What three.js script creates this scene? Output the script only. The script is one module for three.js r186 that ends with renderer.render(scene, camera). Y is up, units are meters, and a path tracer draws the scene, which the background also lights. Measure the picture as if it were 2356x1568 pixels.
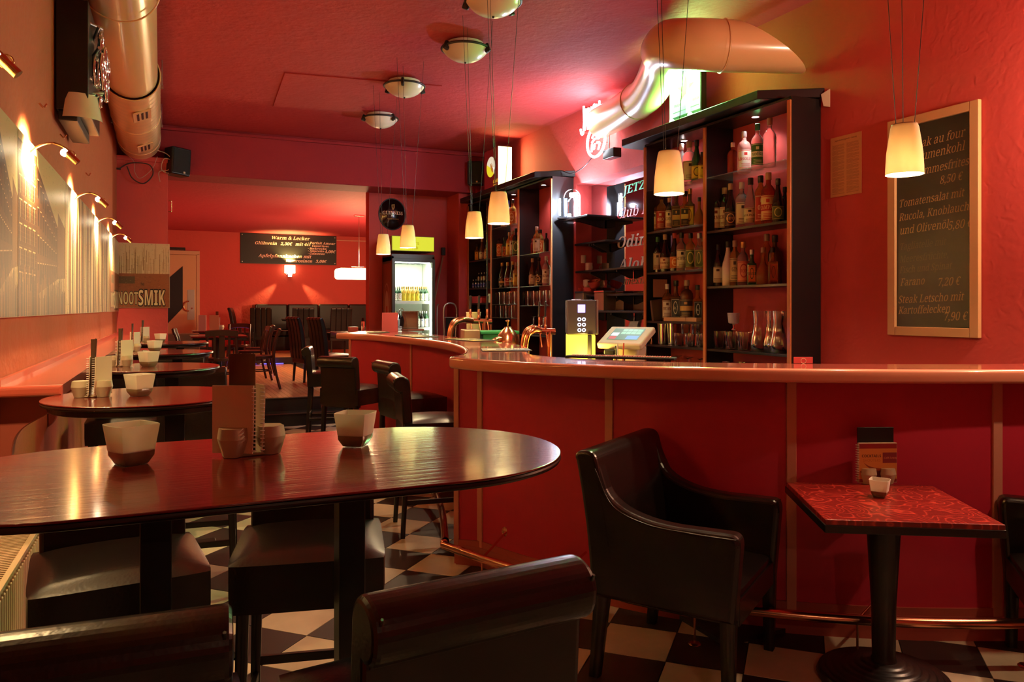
import * as THREE from 'three';
import { RoundedBoxGeometry } from 'three/addons/geometries/RoundedBoxGeometry.js';
import { mergeGeometries, mergeVertices, toCreasedNormals } from 'three/addons/utils/BufferGeometryUtils.js';
import { RectAreaLightUniformsLib } from 'three/addons/lights/RectAreaLightUniformsLib.js';
import { FontLoader } from 'three/addons/loaders/FontLoader.js';
import { TextGeometry } from 'three/addons/geometries/TextGeometry.js';

// ---------- camera, renderer, background ----------
const scene = new THREE.Scene();
scene.background = new THREE.Color(0x000000);
const FOCAL = 1784, YAW = Math.atan(808 / FOCAL), EYE = 1.45;
const camera = new THREE.PerspectiveCamera(2 * Math.atan(784 / FOCAL) * 180 / Math.PI, 2356 / 1568, 0.05, 60);
camera.position.set(0, EYE, 0);
camera.lookAt(Math.sin(YAW), EYE, -Math.cos(YAW));
camera.setViewOffset(2356, 1568, 0, 76, 2356, 1568);          // lens shift: the horizon lies a little above the middle
const renderer = new THREE.WebGLRenderer({ antialias: true });
renderer.toneMapping = THREE.LinearToneMapping;
renderer.toneMappingExposure = 2.0;
renderer.shadowMap.enabled = true;
RectAreaLightUniformsLib.init();
// strengths of the lamps of the room (candela, as three.js counts them)
const LUM = { pendant: 1.25, picture: 34, pictureWide: 5, downlight: 0.6, neon: 2.2, star: 9, yellow: 0.9, bottle: 3.2, fridge: 7, sconce: 6, farPendant: 9, juice: 0.25, back: 1.6, side: 10 };

// ---------- small helpers ----------
const PI = Math.PI, R = d => d * PI / 180;
let seed = 7;
const rnd = () => { seed = (seed * 1664525 + 1013904223) >>> 0; return seed / 4294967296; };
const rr = (a, b) => a + (b - a) * rnd();
const V = (x, y, z) => new THREE.Vector3(x, y, z);
const SY = Math.sin(YAW), CY = Math.cos(YAW);
// where the sight line of a pixel of the photograph meets a plane of the room
const ray = (px, py) => { const l = (px - 1178) / FOCAL, u = (708 - py) / FOCAL; return V(SY + l * CY, u, -CY + l * SY); };
const onY = (px, py, y) => { const r = ray(px, py); return r.multiplyScalar((y - EYE) / r.y).add(V(0, EYE, 0)); };
const onX = (px, py, x) => { const r = ray(px, py); return r.multiplyScalar(x / r.x).add(V(0, EYE, 0)); };
const onZ = (px, py, z) => { const r = ray(px, py); return r.multiplyScalar(z / r.z).add(V(0, EYE, 0)); };

const used = new Map();
const num = n => { const k = used.get(n) ?? 0; used.set(n, k + 1); return k ? `${n}_${String(k).padStart(3, '0')}` : n; };
const shade = o => { o.castShadow = true; o.receiveShadow = true; return o; };
function tag(o, label, category, group) { o.userData.label = label; o.userData.category = category; if (group) o.userData.group = group; return o; }
function thing(name, label, category, pos = [0, 0, 0], turn = 0, group) {
  const o = new THREE.Group(); o.name = num(name); o.position.set(...pos); o.rotation.y = turn; scene.add(o);
  return tag(o, label, category, group);
}
function part(parent, name, geo, mat, pos, label) {
  const m = shade(new THREE.Mesh(geo, mat)); m.name = name; if (pos) m.position.set(...pos); if (label) m.userData.label = label;
  parent.add(m); return m;
}
function solo(name, label, category, geo, mat, pos = [0, 0, 0], turn = 0, group) {
  const m = shade(new THREE.Mesh(geo, mat)); m.name = num(name); m.position.set(...pos); m.rotation.y = turn; scene.add(m);
  return tag(m, label, category, group);
}
function struct(name, geo, mat, pos = [0, 0, 0], turn = 0) {
  const m = shade(new THREE.Mesh(geo, mat)); m.name = name; m.position.set(...pos); m.rotation.y = turn; m.userData.kind = 'structure'; scene.add(m); return m;
}
function copyOf(o, label, group) {
  const c = o.clone(); c.name = num(o.name.replace(/_\d{3}$/, '')); c.rotation.set(0, 0, 0); c.userData = { ...o.userData }; if (label) c.userData.label = label; if (group) c.userData.group = group;
  scene.add(c); return c;
}
// geometry: uv in metres by the main axis of each face
function uvm(g) {
  g = g.index ? g.toNonIndexed() : g;
  const p = g.attributes.position, uv = new Float32Array(p.count * 2), a = V(), b = V(), c = V(), n = V();
  for (let i = 0; i < p.count; i += 3) {
    a.fromBufferAttribute(p, i); b.fromBufferAttribute(p, i + 1); c.fromBufferAttribute(p, i + 2);
    n.copy(b).sub(a).cross(c.clone().sub(a)); const x = Math.abs(n.x), y = Math.abs(n.y), z = Math.abs(n.z);
    [a, b, c].forEach((q, k) => { const u = y >= x && y >= z ? [q.x, -q.z] : x >= z ? [q.z, q.y] : [q.x, q.y]; uv[(i + k) * 2] = u[0]; uv[(i + k) * 2 + 1] = u[1]; });
  }
  g.setAttribute('uv', new THREE.BufferAttribute(uv, 2)); return g;
}
const mv = (g, x = 0, y = 0, z = 0, rx = 0, ry = 0, rz = 0) => { if (rx) g.rotateX(rx); if (ry) g.rotateY(ry); if (rz) g.rotateZ(rz); return g.translate(x, y, z); };
const clean = g => { g = g.index ? g.toNonIndexed() : g; for (const k of Object.keys(g.attributes)) if (!['position', 'normal', 'uv'].includes(k)) g.deleteAttribute(k); if (!g.attributes.uv) uvm(g); g.morphAttributes = {}; return g; };
const mg = (...l) => mergeGeometries(l.flat().map(clean), false);
const box = (w, h, d, r = 0.004, x = 0, y = 0, z = 0) => mv(uvm(r ? new RoundedBoxGeometry(w, h, d, 1, Math.min(r, w / 2.01, h / 2.01, d / 2.01)) : new THREE.BoxGeometry(w, h, d)), x, y, z);
const rbox = (w, h, d, r, s = 3, x = 0, y = 0, z = 0) => mv(uvm(new RoundedBoxGeometry(w, h, d, s, r)), x, y, z);
const cyl = (r1, r2, h, n = 16, x = 0, y = 0, z = 0, open = false) => mv(new THREE.CylinderGeometry(r1, r2, h, n, 1, open), x, y, z);
const lathe = (pts, n = 24) => new THREE.LatheGeometry(pts.map(([r, y]) => new THREE.Vector2(Math.max(r, 0), y)), n);
const tube = (pts, r, n = 24, k = 8, closed = false) => new THREE.TubeGeometry(new THREE.CatmullRomCurve3(pts.map(p => p.isVector3 ? p : V(...p)), closed, 'centripetal'), n, r, k, closed);
const rod = (a, b, r, k = 8, r2 = r) => { const A = V(...a), B = V(...b), d = B.clone().sub(A), g = new THREE.CylinderGeometry(r2, r, d.length(), k); g.applyQuaternion(new THREE.Quaternion().setFromUnitVectors(V(0, 1, 0), d.normalize())); return g.translate((A.x + B.x) / 2, (A.y + B.y) / 2, (A.z + B.z) / 2); };
const shp = pts => new THREE.Shape(pts.map(p => new THREE.Vector2(...p)));
const ext = (s, depth, bev = 0.003, seg = 1, curve = 12) => new THREE.ExtrudeGeometry(s, { depth, bevelEnabled: bev > 0, bevelSize: bev, bevelThickness: bev, bevelSegments: seg, curveSegments: curve, bevelOffset: -bev });

// ---------- textures ----------
function hash(x, y) { let h = (x * 374761393 + y * 668265263) | 0; h = Math.imul(h ^ (h >>> 13), 1274126177); return ((h ^ (h >>> 16)) >>> 0) / 4294967296; }
function vnoise(x, y, wx, wy) {
  const xi = Math.floor(x), yi = Math.floor(y), f = x - xi, g = y - yi, s = f * f * (3 - 2 * f), t = g * g * (3 - 2 * g);
  const m = (a, b) => ((a % b) + b) % b, h = (a, b) => hash(m(a, wx), m(b, wy) + 57);
  return (h(xi, yi) * (1 - s) + h(xi + 1, yi) * s) * (1 - t) + (h(xi, yi + 1) * (1 - s) + h(xi + 1, yi + 1) * s) * t;
}
function fbm(u, v, fx, fy, oct) { let s = 0, a = 0.5, t = 0; for (let i = 0; i < oct; i++) { s += a * vnoise(u * fx, v * fy, fx, fy); t += a; a *= 0.55; fx *= 2; fy *= 2; } return s / t; }
function dataTex(w, h, fn, srgb, period = [1, 1]) {
  const d = new Uint8Array(w * h * 4);
  for (let y = 0; y < h; y++) for (let x = 0; x < w; x++) { const c = fn(x / w, y / h), i = (y * w + x) * 4; const v = Array.isArray(c) ? c : [c, c, c]; for (let k = 0; k < 3; k++) d[i + k] = Math.max(0, Math.min(255, v[k] * 255)); d[i + 3] = 255; }
  const t = new THREE.DataTexture(d, w, h); t.wrapS = t.wrapT = THREE.RepeatWrapping; t.magFilter = THREE.LinearFilter; t.minFilter = THREE.LinearMipmapLinearFilter; t.generateMipmaps = true;
  if (srgb) t.colorSpace = THREE.SRGBColorSpace; t.repeat.set(1 / period[0], 1 / period[1]); t.needsUpdate = true; return t;
}
function canvasTex(w, h, draw) {
  const c = document.createElement('canvas'); c.width = w; c.height = h; const x = c.getContext('2d'); draw(x, w, h);
  const t = new THREE.CanvasTexture(c); t.colorSpace = THREE.SRGBColorSpace; return t;
}
const std = (color, rough = 0.6, metal = 0, more = {}) => new THREE.MeshStandardMaterial({ color: new THREE.Color(...color), roughness: rough, metalness: metal, ...more });
const phys = (color, rough = 0.5, more = {}) => new THREE.MeshPhysicalMaterial({ color: new THREE.Color(...color), roughness: rough, ...more });
const glow = (color, k = 1, base = [0.02, 0.02, 0.02]) => new THREE.MeshStandardMaterial({ color: new THREE.Color(...base), emissive: new THREE.Color(...color), emissiveIntensity: k, roughness: 0.5 });

const plasterBump = dataTex(512, 512, (u, v) => 0.6 * fbm(u, v, 10, 10, 5) + 0.4 * Math.pow(fbm(u + .3, v, 34, 34, 3), 1.5), false, [1.1, 1.1]);
const swirlBump = dataTex(512, 512, (u, v) => { const a = fbm(u, v, 6, 6, 3) * 18; return 0.5 + 0.3 * Math.sin(a + 6 * fbm(u, v + .4, 24, 24, 2)) * fbm(u + .1, v, 20, 20, 3); }, false, [0.9, 0.9]);
const leatherBump = dataTex(256, 256, (u, v) => 0.7 * fbm(u, v, 40, 40, 2) + 0.3 * fbm(u, v, 8, 8, 3), false, [0.25, 0.25]);
const grain = (u, v) => fbm(u, v, 3, 90, 4);
const woodMap = dataTex(512, 1024, (u, v) => { const g = grain(u, v), l = 0.55 * g + 0.45 * fbm(u, v, 2, 24, 3); return [0.28 + 0.34 * l, 0.03 + 0.07 * l, 0.03 + 0.05 * l]; }, true, [1.0, 0.75]);
const woodBump = dataTex(512, 1024, (u, v) => grain(u, v), false, [1.0, 0.75]);
const figureMap = dataTex(512, 512, (u, v) => { const s = fbm(u, v, 3, 3, 3) * 9 + u * 2; const l = Math.pow(0.5 + 0.5 * Math.sin(s * 6.28 / 1), 8) * 0.9 + fbm(u, v, 4, 60, 2) * 0.25; return [0.46 + 0.3 * l, 0.085 + 0.16 * l, 0.065 + 0.12 * l]; }, true, [0.45, 0.45]);
const tileTone = dataTex(256, 256, (u, v) => { const a = 0.82 + 0.18 * fbm(u, v, 4, 4, 5); return [a, a * 0.985, a * 0.96]; }, true, [0.7, 0.7]);

// ---------- materials ----------
const M = {
  redWall: std([0.55, 0.062, 0.052], 0.75, 0, { bumpMap: swirlBump, bumpScale: 0.0022 }),
  pinkWall: std([0.58, 0.075, 0.062], 0.8, 0, { bumpMap: plasterBump, bumpScale: 0.004 }),
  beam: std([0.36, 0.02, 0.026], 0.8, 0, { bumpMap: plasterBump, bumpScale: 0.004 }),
  orangeWall: std([0.48, 0.105, 0.033], 0.8, 0, { bumpMap: plasterBump, bumpScale: 0.006 }),
  ceiling: std([0.46, 0.032, 0.036], 0.85, 0, { bumpMap: plasterBump, bumpScale: 0.008 }),
  farCeiling: std([0.55, 0.035, 0.05], 0.8, 0, { bumpMap: plasterBump, bumpScale: 0.004 }),
  dark: std([0.012, 0.008, 0.007], 0.5),
  black: std([0.008, 0.007, 0.007], 0.35),
  leather: phys([0.009, 0.005, 0.004], 0.27, { bumpMap: leatherBump, bumpScale: 0.00028 }),
  benchLeather: phys([0.010, 0.006, 0.005], 0.5),
  blackWood: std([0.012, 0.008, 0.007], 0.32),
  tableTop: phys([1, 1, 1], 0.2, { map: woodMap, bumpMap: woodBump, bumpScale: 0.0009, clearcoat: 0.8, clearcoatRoughness: 0.1 }),
  tableEdge: std([0.014, 0.006, 0.005], 0.3),
  figured: phys([1, 1, 1], 0.32, { map: figureMap, clearcoat: 0.3, clearcoatRoughness: 0.2 }),
  lacquer: phys([0.56, 0.10, 0.06], 0.3, { clearcoat: 1, clearcoatRoughness: 0.08, bumpMap: plasterBump, bumpScale: 0.0012 }),
  corbel: std([0.36, 0.07, 0.04], 0.55),
  barPanel: std([0.54, 0.018, 0.05], 0.5),
  barStrip: std([0.66, 0.26, 0.18], 0.4),
  barTop: phys([0.6, 0.13, 0.095], 0.22, { clearcoat: 1, clearcoatRoughness: 0.06 }),
  barEdge: phys([0.8, 0.30, 0.19], 0.3, { clearcoat: 0.8, clearcoatRoughness: 0.1 }),
  copper: std([0.75, 0.34, 0.2], 0.22, 1),
  brass: std([0.78, 0.5, 0.28], 0.2, 1),
  chrome: std([0.85, 0.82, 0.78], 0.12, 1),
  steel: std([0.55, 0.52, 0.48], 0.3, 1),
  ductPaint: phys([0.86, 0.56, 0.27], 0.3, { clearcoat: 0.6, clearcoatRoughness: 0.15 }),
  rubber: std([0.01, 0.01, 0.01], 0.8),
  white: std([0.75, 0.7, 0.62], 0.45),
  cream: std([0.68, 0.52, 0.32], 0.5),
  paper: std([0.72, 0.6, 0.42], 0.8),
  orangeStrip: std([0.6, 0.2, 0.07], 0.3),
  glass: phys([1, 1, 1], 0.02, { transmission: 1, thickness: 0, ior: 1.45 }),
  clearGlass: phys([0.97, 0.97, 0.95], 0.03, { transmission: 1, thickness: 0.01, ior: 1.45 }),
  frost: phys([0.88, 0.84, 0.72], 0.75, { transmission: 0.45, thickness: 0 }),
  mirror: std([0.5, 0.48, 0.5], 0.03, 1),
  blackTile: std([0.022, 0.014, 0.013], 0.42, 0),
  creamTile: std([0.74, 0.63, 0.46], 0.42, 0, { map: tileTone }),
};
M.orangeWall.side = THREE.FrontSide;
// ================= the room =================
// the left wall leans a degree away from the run of the room
const PHI = -0.0165, LWZ = -3.6;
const lw = (out, y, z) => { const lz = z - LWZ; return [-0.6 + out * Math.cos(PHI) + lz * Math.sin(PHI), y, LWZ - out * Math.sin(PHI) + lz * Math.cos(PHI)]; };
const onLeft = (px, py, out = 0) => { const n = V(Math.cos(PHI), 0, -Math.sin(PHI)), p0 = V(...lw(out, 0, LWZ)), r = ray(px, py); const t = p0.dot(n) / r.dot(n); const p = r.multiplyScalar(t).add(V(0, EYE, 0)); return p; };
const CEIL = 3.75, XR = 4.45, Z0 = 2.6, STEP = 0.165, PLAT = 0.33, UP = 0.47, FARZ = -19, FARC = 3.2;

struct('wall_left', box(0.2, 4, 13.6, 0, -0.1, 2, -3.4), M.orangeWall, lw(0, 0, LWZ), PHI);
struct('wall_back', box(6, 4, 0.2, 0, 1.9, 2, Z0 + 0.1), M.redWall);
// right wall with the recess for the mirror
struct('wall_right', mg(box(0.3, 4, 8.8, 0, XR + 0.15, 2, Z0 - 4.4), box(0.3, 4, 3.0, 0, XR + 0.15, 2, -9.5), box(0.3, 1.1, 1.8, 0, XR + 0.15, 3.45, -7.1), box(0.3, 0.9, 1.8, 0, XR + 0.15, 0.45, -7.1), box(0.1, 4, 1.8, 0, XR + 0.3, 2, -7.1)), M.redWall);
struct('ceiling', box(5.6, 0.2, 13.6, 0, 2.0, CEIL + 0.1, -4.1), M.ceiling);
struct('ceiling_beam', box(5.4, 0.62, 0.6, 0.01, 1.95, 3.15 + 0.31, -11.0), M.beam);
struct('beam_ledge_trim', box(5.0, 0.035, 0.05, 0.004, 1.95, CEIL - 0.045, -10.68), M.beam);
struct('wall_pillar', mg(box(0.64, 3.28, 0.5, 0.006, -0.24, 1.64, -10.76), box(0.66, 0.06, 0.54, 0.008, -0.24, 3.27, -10.76)), M.pinkWall);
struct('wall_sign', mg(box(4.0, 3.4, 0.2, 0.004, 4.8, 1.7, -11.4)), M.pinkWall);
struct('wall_return', mg(box(0.6, 3.75, 0.55, 0.004, 4.32, 1.875, -11.06)), M.pinkWall);
struct('wall_far', box(8, 3.6, 0.2, 0, 2.9, 1.8, FARZ - 0.1), M.pinkWall);
struct('wall_far_left', box(0.2, 3.6, 8.6, 0, -0.62, 1.8, -15.2), M.pinkWall);
struct('wall_far_right', box(0.2, 3.6, 8.0, 0, 6.6, 1.8, -15.2), M.pinkWall);
struct('ceiling_far', box(8, 0.2, 8.2, 0, 2.9, FARC + 0.1, -15.15), M.farCeiling);
struct('trim_1', box(2.6, 0.03, 0.02, 0.004, 5.2, 3.1, FARZ + 0.015), M.barStrip);

// ceiling hatch: a flush board whose edges stand a little proud
{
  const c = [[655, 166], [1017, 196], [936, 262], [628, 243]].map(p => onY(...p, CEIL));
  const s = shp(c.map(p => [p.x, -p.z])), g = ext(s, 0.008, 0.002); g.rotateX(-PI / 2);
  struct('ceiling_hatch', mv(uvm(g), 0, CEIL - 0.009, 0), M.ceiling);
  for (const [a, b] of [[0, 1], [1, 2], [3, 0]]) { }
}

// ---------- chequered floor laid on the diagonal ----------
const floor = struct('floor', box(5.6, 0.2, 12.8, 0, 2.0, -0.106, -3.75), std([0.03, 0.022, 0.018], 0.7));
{
  const T = 0.306, k = Math.SQRT1_2, tiles = [];
  const tone = c => [0.93, 1, 1.06].map(s => { const m = c.clone(); m.color.multiplyScalar(s); return m; });
  const cream = tone(M.creamTile), dark = tone(M.blackTile);
  const shapes = [0.302, 0.3025].map(s => { const g = uvm(new RoundedBoxGeometry(s, 0.006, s, 1, 0.0012)); g.rotateY(PI / 4); return g; });
  for (let i = -40; i < 30; i++) for (let j = -20; j < 50; j++) {
    const u = -0.225 + (i + 0.5) * T, v = 3.2 + (j + 0.5) * T, x = (u + v) * k, z = (u - v) * k;
    if (x < -0.75 || x > 4.4 || z > 1.2 || z < -9.95) continue;
    const d = x * SY - z * CY, l = x * CY + z * SY;
    const seen = d > 0.8 && Math.abs(l / d) < 0.72 && z < -0.7 && x < (z < -4.3 ? 2.2 : z < -2 ? 3.6 : 4);
    tiles.push({ x, z, odd: (i + j) & 1, seen, d });
  }
  tiles.sort((a, b) => (b.seen - a.seen) || (a.d - b.d));
  const rest = [[], []];
  tiles.forEach((t, n) => {
    if (n < 300 && t.seen) { const m = part(floor, 'floor_tile', shapes[n & 1], (t.odd ? dark : cream)[Math.floor(hash(n, 3) * 3)], [t.x, -0.003, t.z]); m.rotation.y = hash(n, 9) > 0.5 ? PI / 2 : 0; }
    else rest[t.odd].push(mv(shapes[0].clone(), t.x, -0.003, t.z));
  });
  rest.forEach((l, o) => { if (l.length) part(floor, 'floor_tile_margin', mg(l), o ? dark[1] : cream[1]).userData.kind = 'stuff'; });
}

// ---------- steps and the raised back room ----------
const nose = std([0.05, 0.022, 0.014], 0.35);
struct('floor_step', mg(box(5.4, STEP - 0.004, 0.4, 0.006, 2.0, STEP / 2 - 0.002, -9.98)), M.blackWood);
struct('trim_2', box(3.0, 0.012, 0.03, 0.004, 0.85, STEP - 0.012, -9.775), nose);
const platform = struct('floor_raised', mg(box(7.5, PLAT - 0.01, 9.2, 0.004, 2.9, PLAT / 2 - 0.005, -14.62)), M.blackWood);
struct('trim_3', box(3.0, 0.014, 0.03, 0.004, 0.85, PLAT - 0.008, -10.015), nose);
{
  const wood = [0.9, 1, 1.12].map(s => std([0.46 * s, 0.2 * s, 0.085 * s], 0.35, 0, { bumpMap: woodBump, bumpScale: 0.0004 }));
  const W = 0.064, L = 0.98, g = uvm(new RoundedBoxGeometry(W - 0.003, 0.012, L - 0.003, 1, 0.0012)), rest = [];
  const cols = 44;
  for (let c = 0; c < cols; c++) for (let r = 0; r < 6; r++) {
    const x = -0.45 + (c + 0.5) * W, z = -10.05 - (r + 0.5) * L + (c % 2 ? 0.0 : 0.0) ;
    if (x > 0.2 && x < 2.1) part(platform, 'plank', g, wood[Math.floor(hash(c, r) * 3)], [x, PLAT - 0.004, z]);
    else rest.push(mv(g.clone(), x, PLAT - 0.004, z));
  }
  part(platform, 'plank_margin', mg(rest), wood[1]).userData.kind = 'stuff';
  const upper = struct('floor_upper', mg(box(7.5, UP - 0.005, 3.2, 0.004, 2.9, UP / 2 - 0.0025, -17.62)), M.blackWood);
  const g2 = uvm(new RoundedBoxGeometry(0.124, 0.01, 2.96, 1, 0.001));
  for (let c = 0; c < 36; c++) part(upper, 'plank', g2, wood[Math.floor(hash(c, 77) * 3)], [0.0 + (c + 0.5) * 0.126, UP - 0.003, -17.52]);
}
// blue light strip along the foot of the upper step
{
  const t = thing('light_strip', 'thin blue light strip along the foot of the far step', 'light strip', [1.75, PLAT + 0.004, -15.99]);
  part(t, 'housing', box(1.0, 0.02, 0.02, 0.003, 0, 0.01, 0), M.black);
  part(t, 'glowing_tube', cyl(0.006, 0.006, 0.96, 8).rotateZ(PI / 2).translate(0, 0.012, 0.013), glow([0.12, 0.1, 1], 1.5));
  for (const x of [-0.3, 0.3]) { const l = new THREE.PointLight(new THREE.Color(0.15, 0.12, 1), 0.05); l.position.set(1.75 + x, PLAT + 0.03, -15.93); l.castShadow = true; scene.add(l); }
}

// ---------- ledge, corbels and radiator along the left wall ----------
{
  const L = 6.85, s = shp([[0, 0], [0.235, 0], [0.235, 0.045], [0, 0.045]]);
  const g = ext(s, L, 0.014, 3); g.rotateY(0);
  const ledge = thing('wall_ledge', 'long glossy red ledge with rounded edge along the left wall', 'shelf', lw(0, 1.095, LWZ), PHI);
  part(ledge, 'ledge_board', mv(uvm(g), 0.004, 0, -L - 0.02), M.lacquer);
  part(ledge, 'edge_bead', mv(uvm(ext(shp([[0, 0], [0.022, 0], [0.022, 0.024], [0, 0.024]]), L, 0.006, 2)), 0.002, 0.045, -L - 0.02), M.lacquer);
  const c = new THREE.Shape(); c.moveTo(0, 0); c.lineTo(0.2, 0); c.bezierCurveTo(0.2, -0.05, 0.185, -0.075, 0.15, -0.095); c.bezierCurveTo(0.09, -0.125, 0.05, -0.15, 0.045, -0.22); c.bezierCurveTo(0.042, -0.26, 0.03, -0.29, 0, -0.31); c.closePath();
  for (let i = 0; i < 6; i++) part(ledge, 'corbel', mv(uvm(ext(c, 0.05, 0.004, 1)), 0.004, 0, -0.16 - i * 1.3), M.corbel);
  // the neighbouring ledge towards the camera starts lower on the wall
  const e2 = thing('wall_ledge', 'short rounded red ledge end nearest on the left wall', 'shelf', lw(0, 1.02, -2.9), PHI);
  part(e2, 'ledge_board', mv(uvm(ext(shp([[0, 0], [0.055, 0], [0.055, 0.1], [0, 0.1]]), 0.5, 0.015, 2)), 0.004, 0, -0.4), M.corbel);
}
{
  const rad = thing('radiator', 'cream ribbed panel radiator low on the left wall with top grille', 'radiator', lw(0.02, 0, LWZ), PHI);
  const len = 2.5, z1 = -0.45, cz = z1 + len / 2, body = phys([0.62, 0.42, 0.24], 0.4);
  const ribs = []; for (let i = 0; i < 74; i++) ribs.push(box(0.012, 0.43, 0.02, 0.005, 0.152, 0.36, z1 + 0.02 + i * (len - 0.04) / 73));
  part(rad, 'front_panel', mg(box(0.012, 0.46, len, 0.003, 0.142, 0.36, cz), ribs), body);
  part(rad, 'back_panel', box(0.02, 0.46, len, 0.003, 0.03, 0.36, cz), body);
  for (const z of [z1 + 0.006, z1 + len - 0.006]) part(rad, 'side_panel', box(0.13, 0.46, 0.012, 0.003, 0.085, 0.36, z), body);
  const bars = []; for (let i = 0; i < 120; i++) bars.push(box(0.1, 0.006, 0.009, 0, 0.085, 0.592, z1 + 0.02 + i * (len - 0.04) / 119));
  part(rad, 'top_grille', mg(box(0.02, 0.014, len, 0.002, 0.145, 0.593, cz), box(0.02, 0.014, len, 0.002, 0.03, 0.593, cz), bars), body);
  part(rad, 'heat_meter', mg(box(0.02, 0.15, 0.03, 0.004, 0.168, 0.45, z1 + 0.28), box(0.022, 0.08, 0.022, 0.004, 0.17, 0.43, z1 + 0.31)), M.white);
  const valve = part(rad, 'valve', cyl(0.012, 0.012, 0.1, 10).rotateZ(PI / 2).translate(0.19, 0.3, 0.85), M.chrome);
  const ridge = []; for (let i = 0; i < 14; i++) { const a = i / 14 * 2 * PI; ridge.push(mv(box(0.06, 0.006, 0.006, 0.001), 0.27, 0.3 + 0.021 * Math.cos(a), 0.85 + 0.021 * Math.sin(a))); }
  part(valve, 'valve_knob', mg(cyl(0.019, 0.021, 0.07, 18).rotateZ(PI / 2).translate(0.27, 0.3, 0.85), ridge), M.white);
  part(rad, 'foot_pipe', mg(rod([0.09, 0, z1 + 0.1], [0.09, 0.14, z1 + 0.1], 0.01), rod([0.09, 0, 0.85], [0.09, 0.3, 0.85], 0.01), rod([0.09, 0.3, 0.85], [0.19, 0.3, 0.85], 0.01)), M.white);
}
// ---------- skirting board of the far wall, exit door ----------
{
  const d = struct('door_1', mg(box(0.07, 2.2, 0.06, 0.006, 0.77, UP + 1.1, FARZ + 0.03), box(0.07, 2.2, 0.06, 0.006, -0.25, UP + 1.1, FARZ + 0.03), box(1.09, 0.09, 0.06, 0.006, 0.26, UP + 2.225, FARZ + 0.03)), std([0.6, 0.36, 0.22], 0.5));
  const leafM = std([0.62, 0.36, 0.19], 0.5), leaf = part(d, 'door_leaf', box(0.95, 2.17, 0.04, 0.004, 0.26, UP + 1.09, FARZ + 0.025), leafM);
  const w = ext(shp([[-0.02, 0.62], [0.3, 0.98], [0.3, 1.92], [-0.02, 1.62]].map(([x, y]) => [0.26 + (x - 0.14) * 1.0 + 0.03, UP + y])), 0.01, 0.004); part(leaf, 'door_window', mv(uvm(w), 0, 0, FARZ + 0.047), M.black);
  part(leaf, 'push_plate', box(0.15, 0.68, 0.006, 0.002, 0.62, UP + 1.05, FARZ + 0.05), M.steel);
  part(leaf, 'door_handle', mv(new THREE.TorusGeometry(0.11, 0.013, 8, 24, PI).rotateZ(PI / 2), 0.58, UP + 1.02, FARZ + 0.09), M.brass);
  part(leaf, 'door_lock', mv(cyl(0.02, 0.02, 0.02, 14).rotateX(PI / 2), 0.64, UP + 0.97, FARZ + 0.062), M.chrome);
}
struct('baseboard_far', box(7, 0.09, 0.03, 0.004, 3.0, UP + 0.045, FARZ + 0.016), M.blackWood);
// ================= furniture =================
// extrude a side view given as [z, y] across the width of a chair
function sideExt(shape, w, bev = 0.01, seg = 3) { const g = ext(shape, w - 2 * bev, bev, seg, 10); g.rotateY(PI / 2); return uvm(g.translate(-(w - 2 * bev) / 2, 0, 0)); }
const sideShape = pts => shp(pts.map(([z, y]) => [-z, y]));
function cushion(w, d, h, crown, top, r = 0.03) {           // upholstered seat, highest in the middle, corners pulled down
  const g = new RoundedBoxGeometry(w, h, d, 6, r), p = g.attributes.position;
  const g2 = new THREE.BoxGeometry(w, h, d, 14, 3, 14), q = g2.attributes.position;
  for (let i = 0; i < q.count; i++) {
    let x = q.getX(i), y = q.getY(i), z = q.getZ(i); const a = Math.min(1, Math.abs(x) / (w / 2)), b = Math.min(1, Math.abs(z) / (d / 2));
    if (y > h / 2 - 1e-4) y += crown * (1 - a ** 2.2) * (1 - b ** 2.2) - 0.012 * Math.max(a, b) ** 8;
    if (y > -h / 2 + 1e-4 && y < h / 2 - 1e-4) { x *= 1.012; z *= 1.012; }
    const k = 1 - 0.03 * (a * b) ** 6; q.setXYZ(i, x * k, y, z * k);
  }
  g2.computeVertexNormals(); return uvm(toCreasedNormals(g2, 0.9)).translate(0, top - h / 2 - crown, 0);
}
const stoolBack = (() => {
  const s = new THREE.Shape(); const m = (z, y) => [-z, y];
  s.moveTo(...m(-0.15, 0.56)); s.lineTo(...m(-0.16, 0.72)); s.bezierCurveTo(...m(-0.165, 0.82), ...m(-0.172, 0.90), ...m(-0.176, 0.955));
  s.bezierCurveTo(...m(-0.178, 1.005), ...m(-0.205, 1.02), ...m(-0.235, 1.016)); s.bezierCurveTo(...m(-0.275, 1.012), ...m(-0.29, 0.985), ...m(-0.284, 0.955));
  s.bezierCurveTo(...m(-0.28, 0.93), ...m(-0.262, 0.915), ...m(-0.236, 0.914)); s.lineTo(...m(-0.236, 0.905)); s.lineTo(...m(-0.212, 0.56)); s.closePath(); return s;
})();
const gStoolBack = sideExt(stoolBack, 0.40, 0.012, 3), gStoolSeat = cushion(0.44, 0.44, 0.15, 0.022, 0.755);
const gSeatPiping = uvm(tube([[-0.21, 0.722, 0.21], [0.21, 0.722, 0.21], [0.215, 0.722, -0.2], [-0.215, 0.722, -0.2]], 0.004, 40, 6, true));
const gStoolLeg = (x, z, x2, z2) => { const g = new THREE.CylinderGeometry(0.024, 0.019, 0.62, 4, 1); g.rotateY(PI / 4); const p = g.attributes.position; for (let i = 0; i < p.count; i++) { const t = p.getY(i) / 0.62 + 0.5; p.setX(i, p.getX(i) + x2 + (x - x2) * t); p.setZ(i, p.getZ(i) + z2 + (z - z2) * t); } return uvm(g.toNonIndexed().translate(0, 0.31, 0)); };
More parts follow.
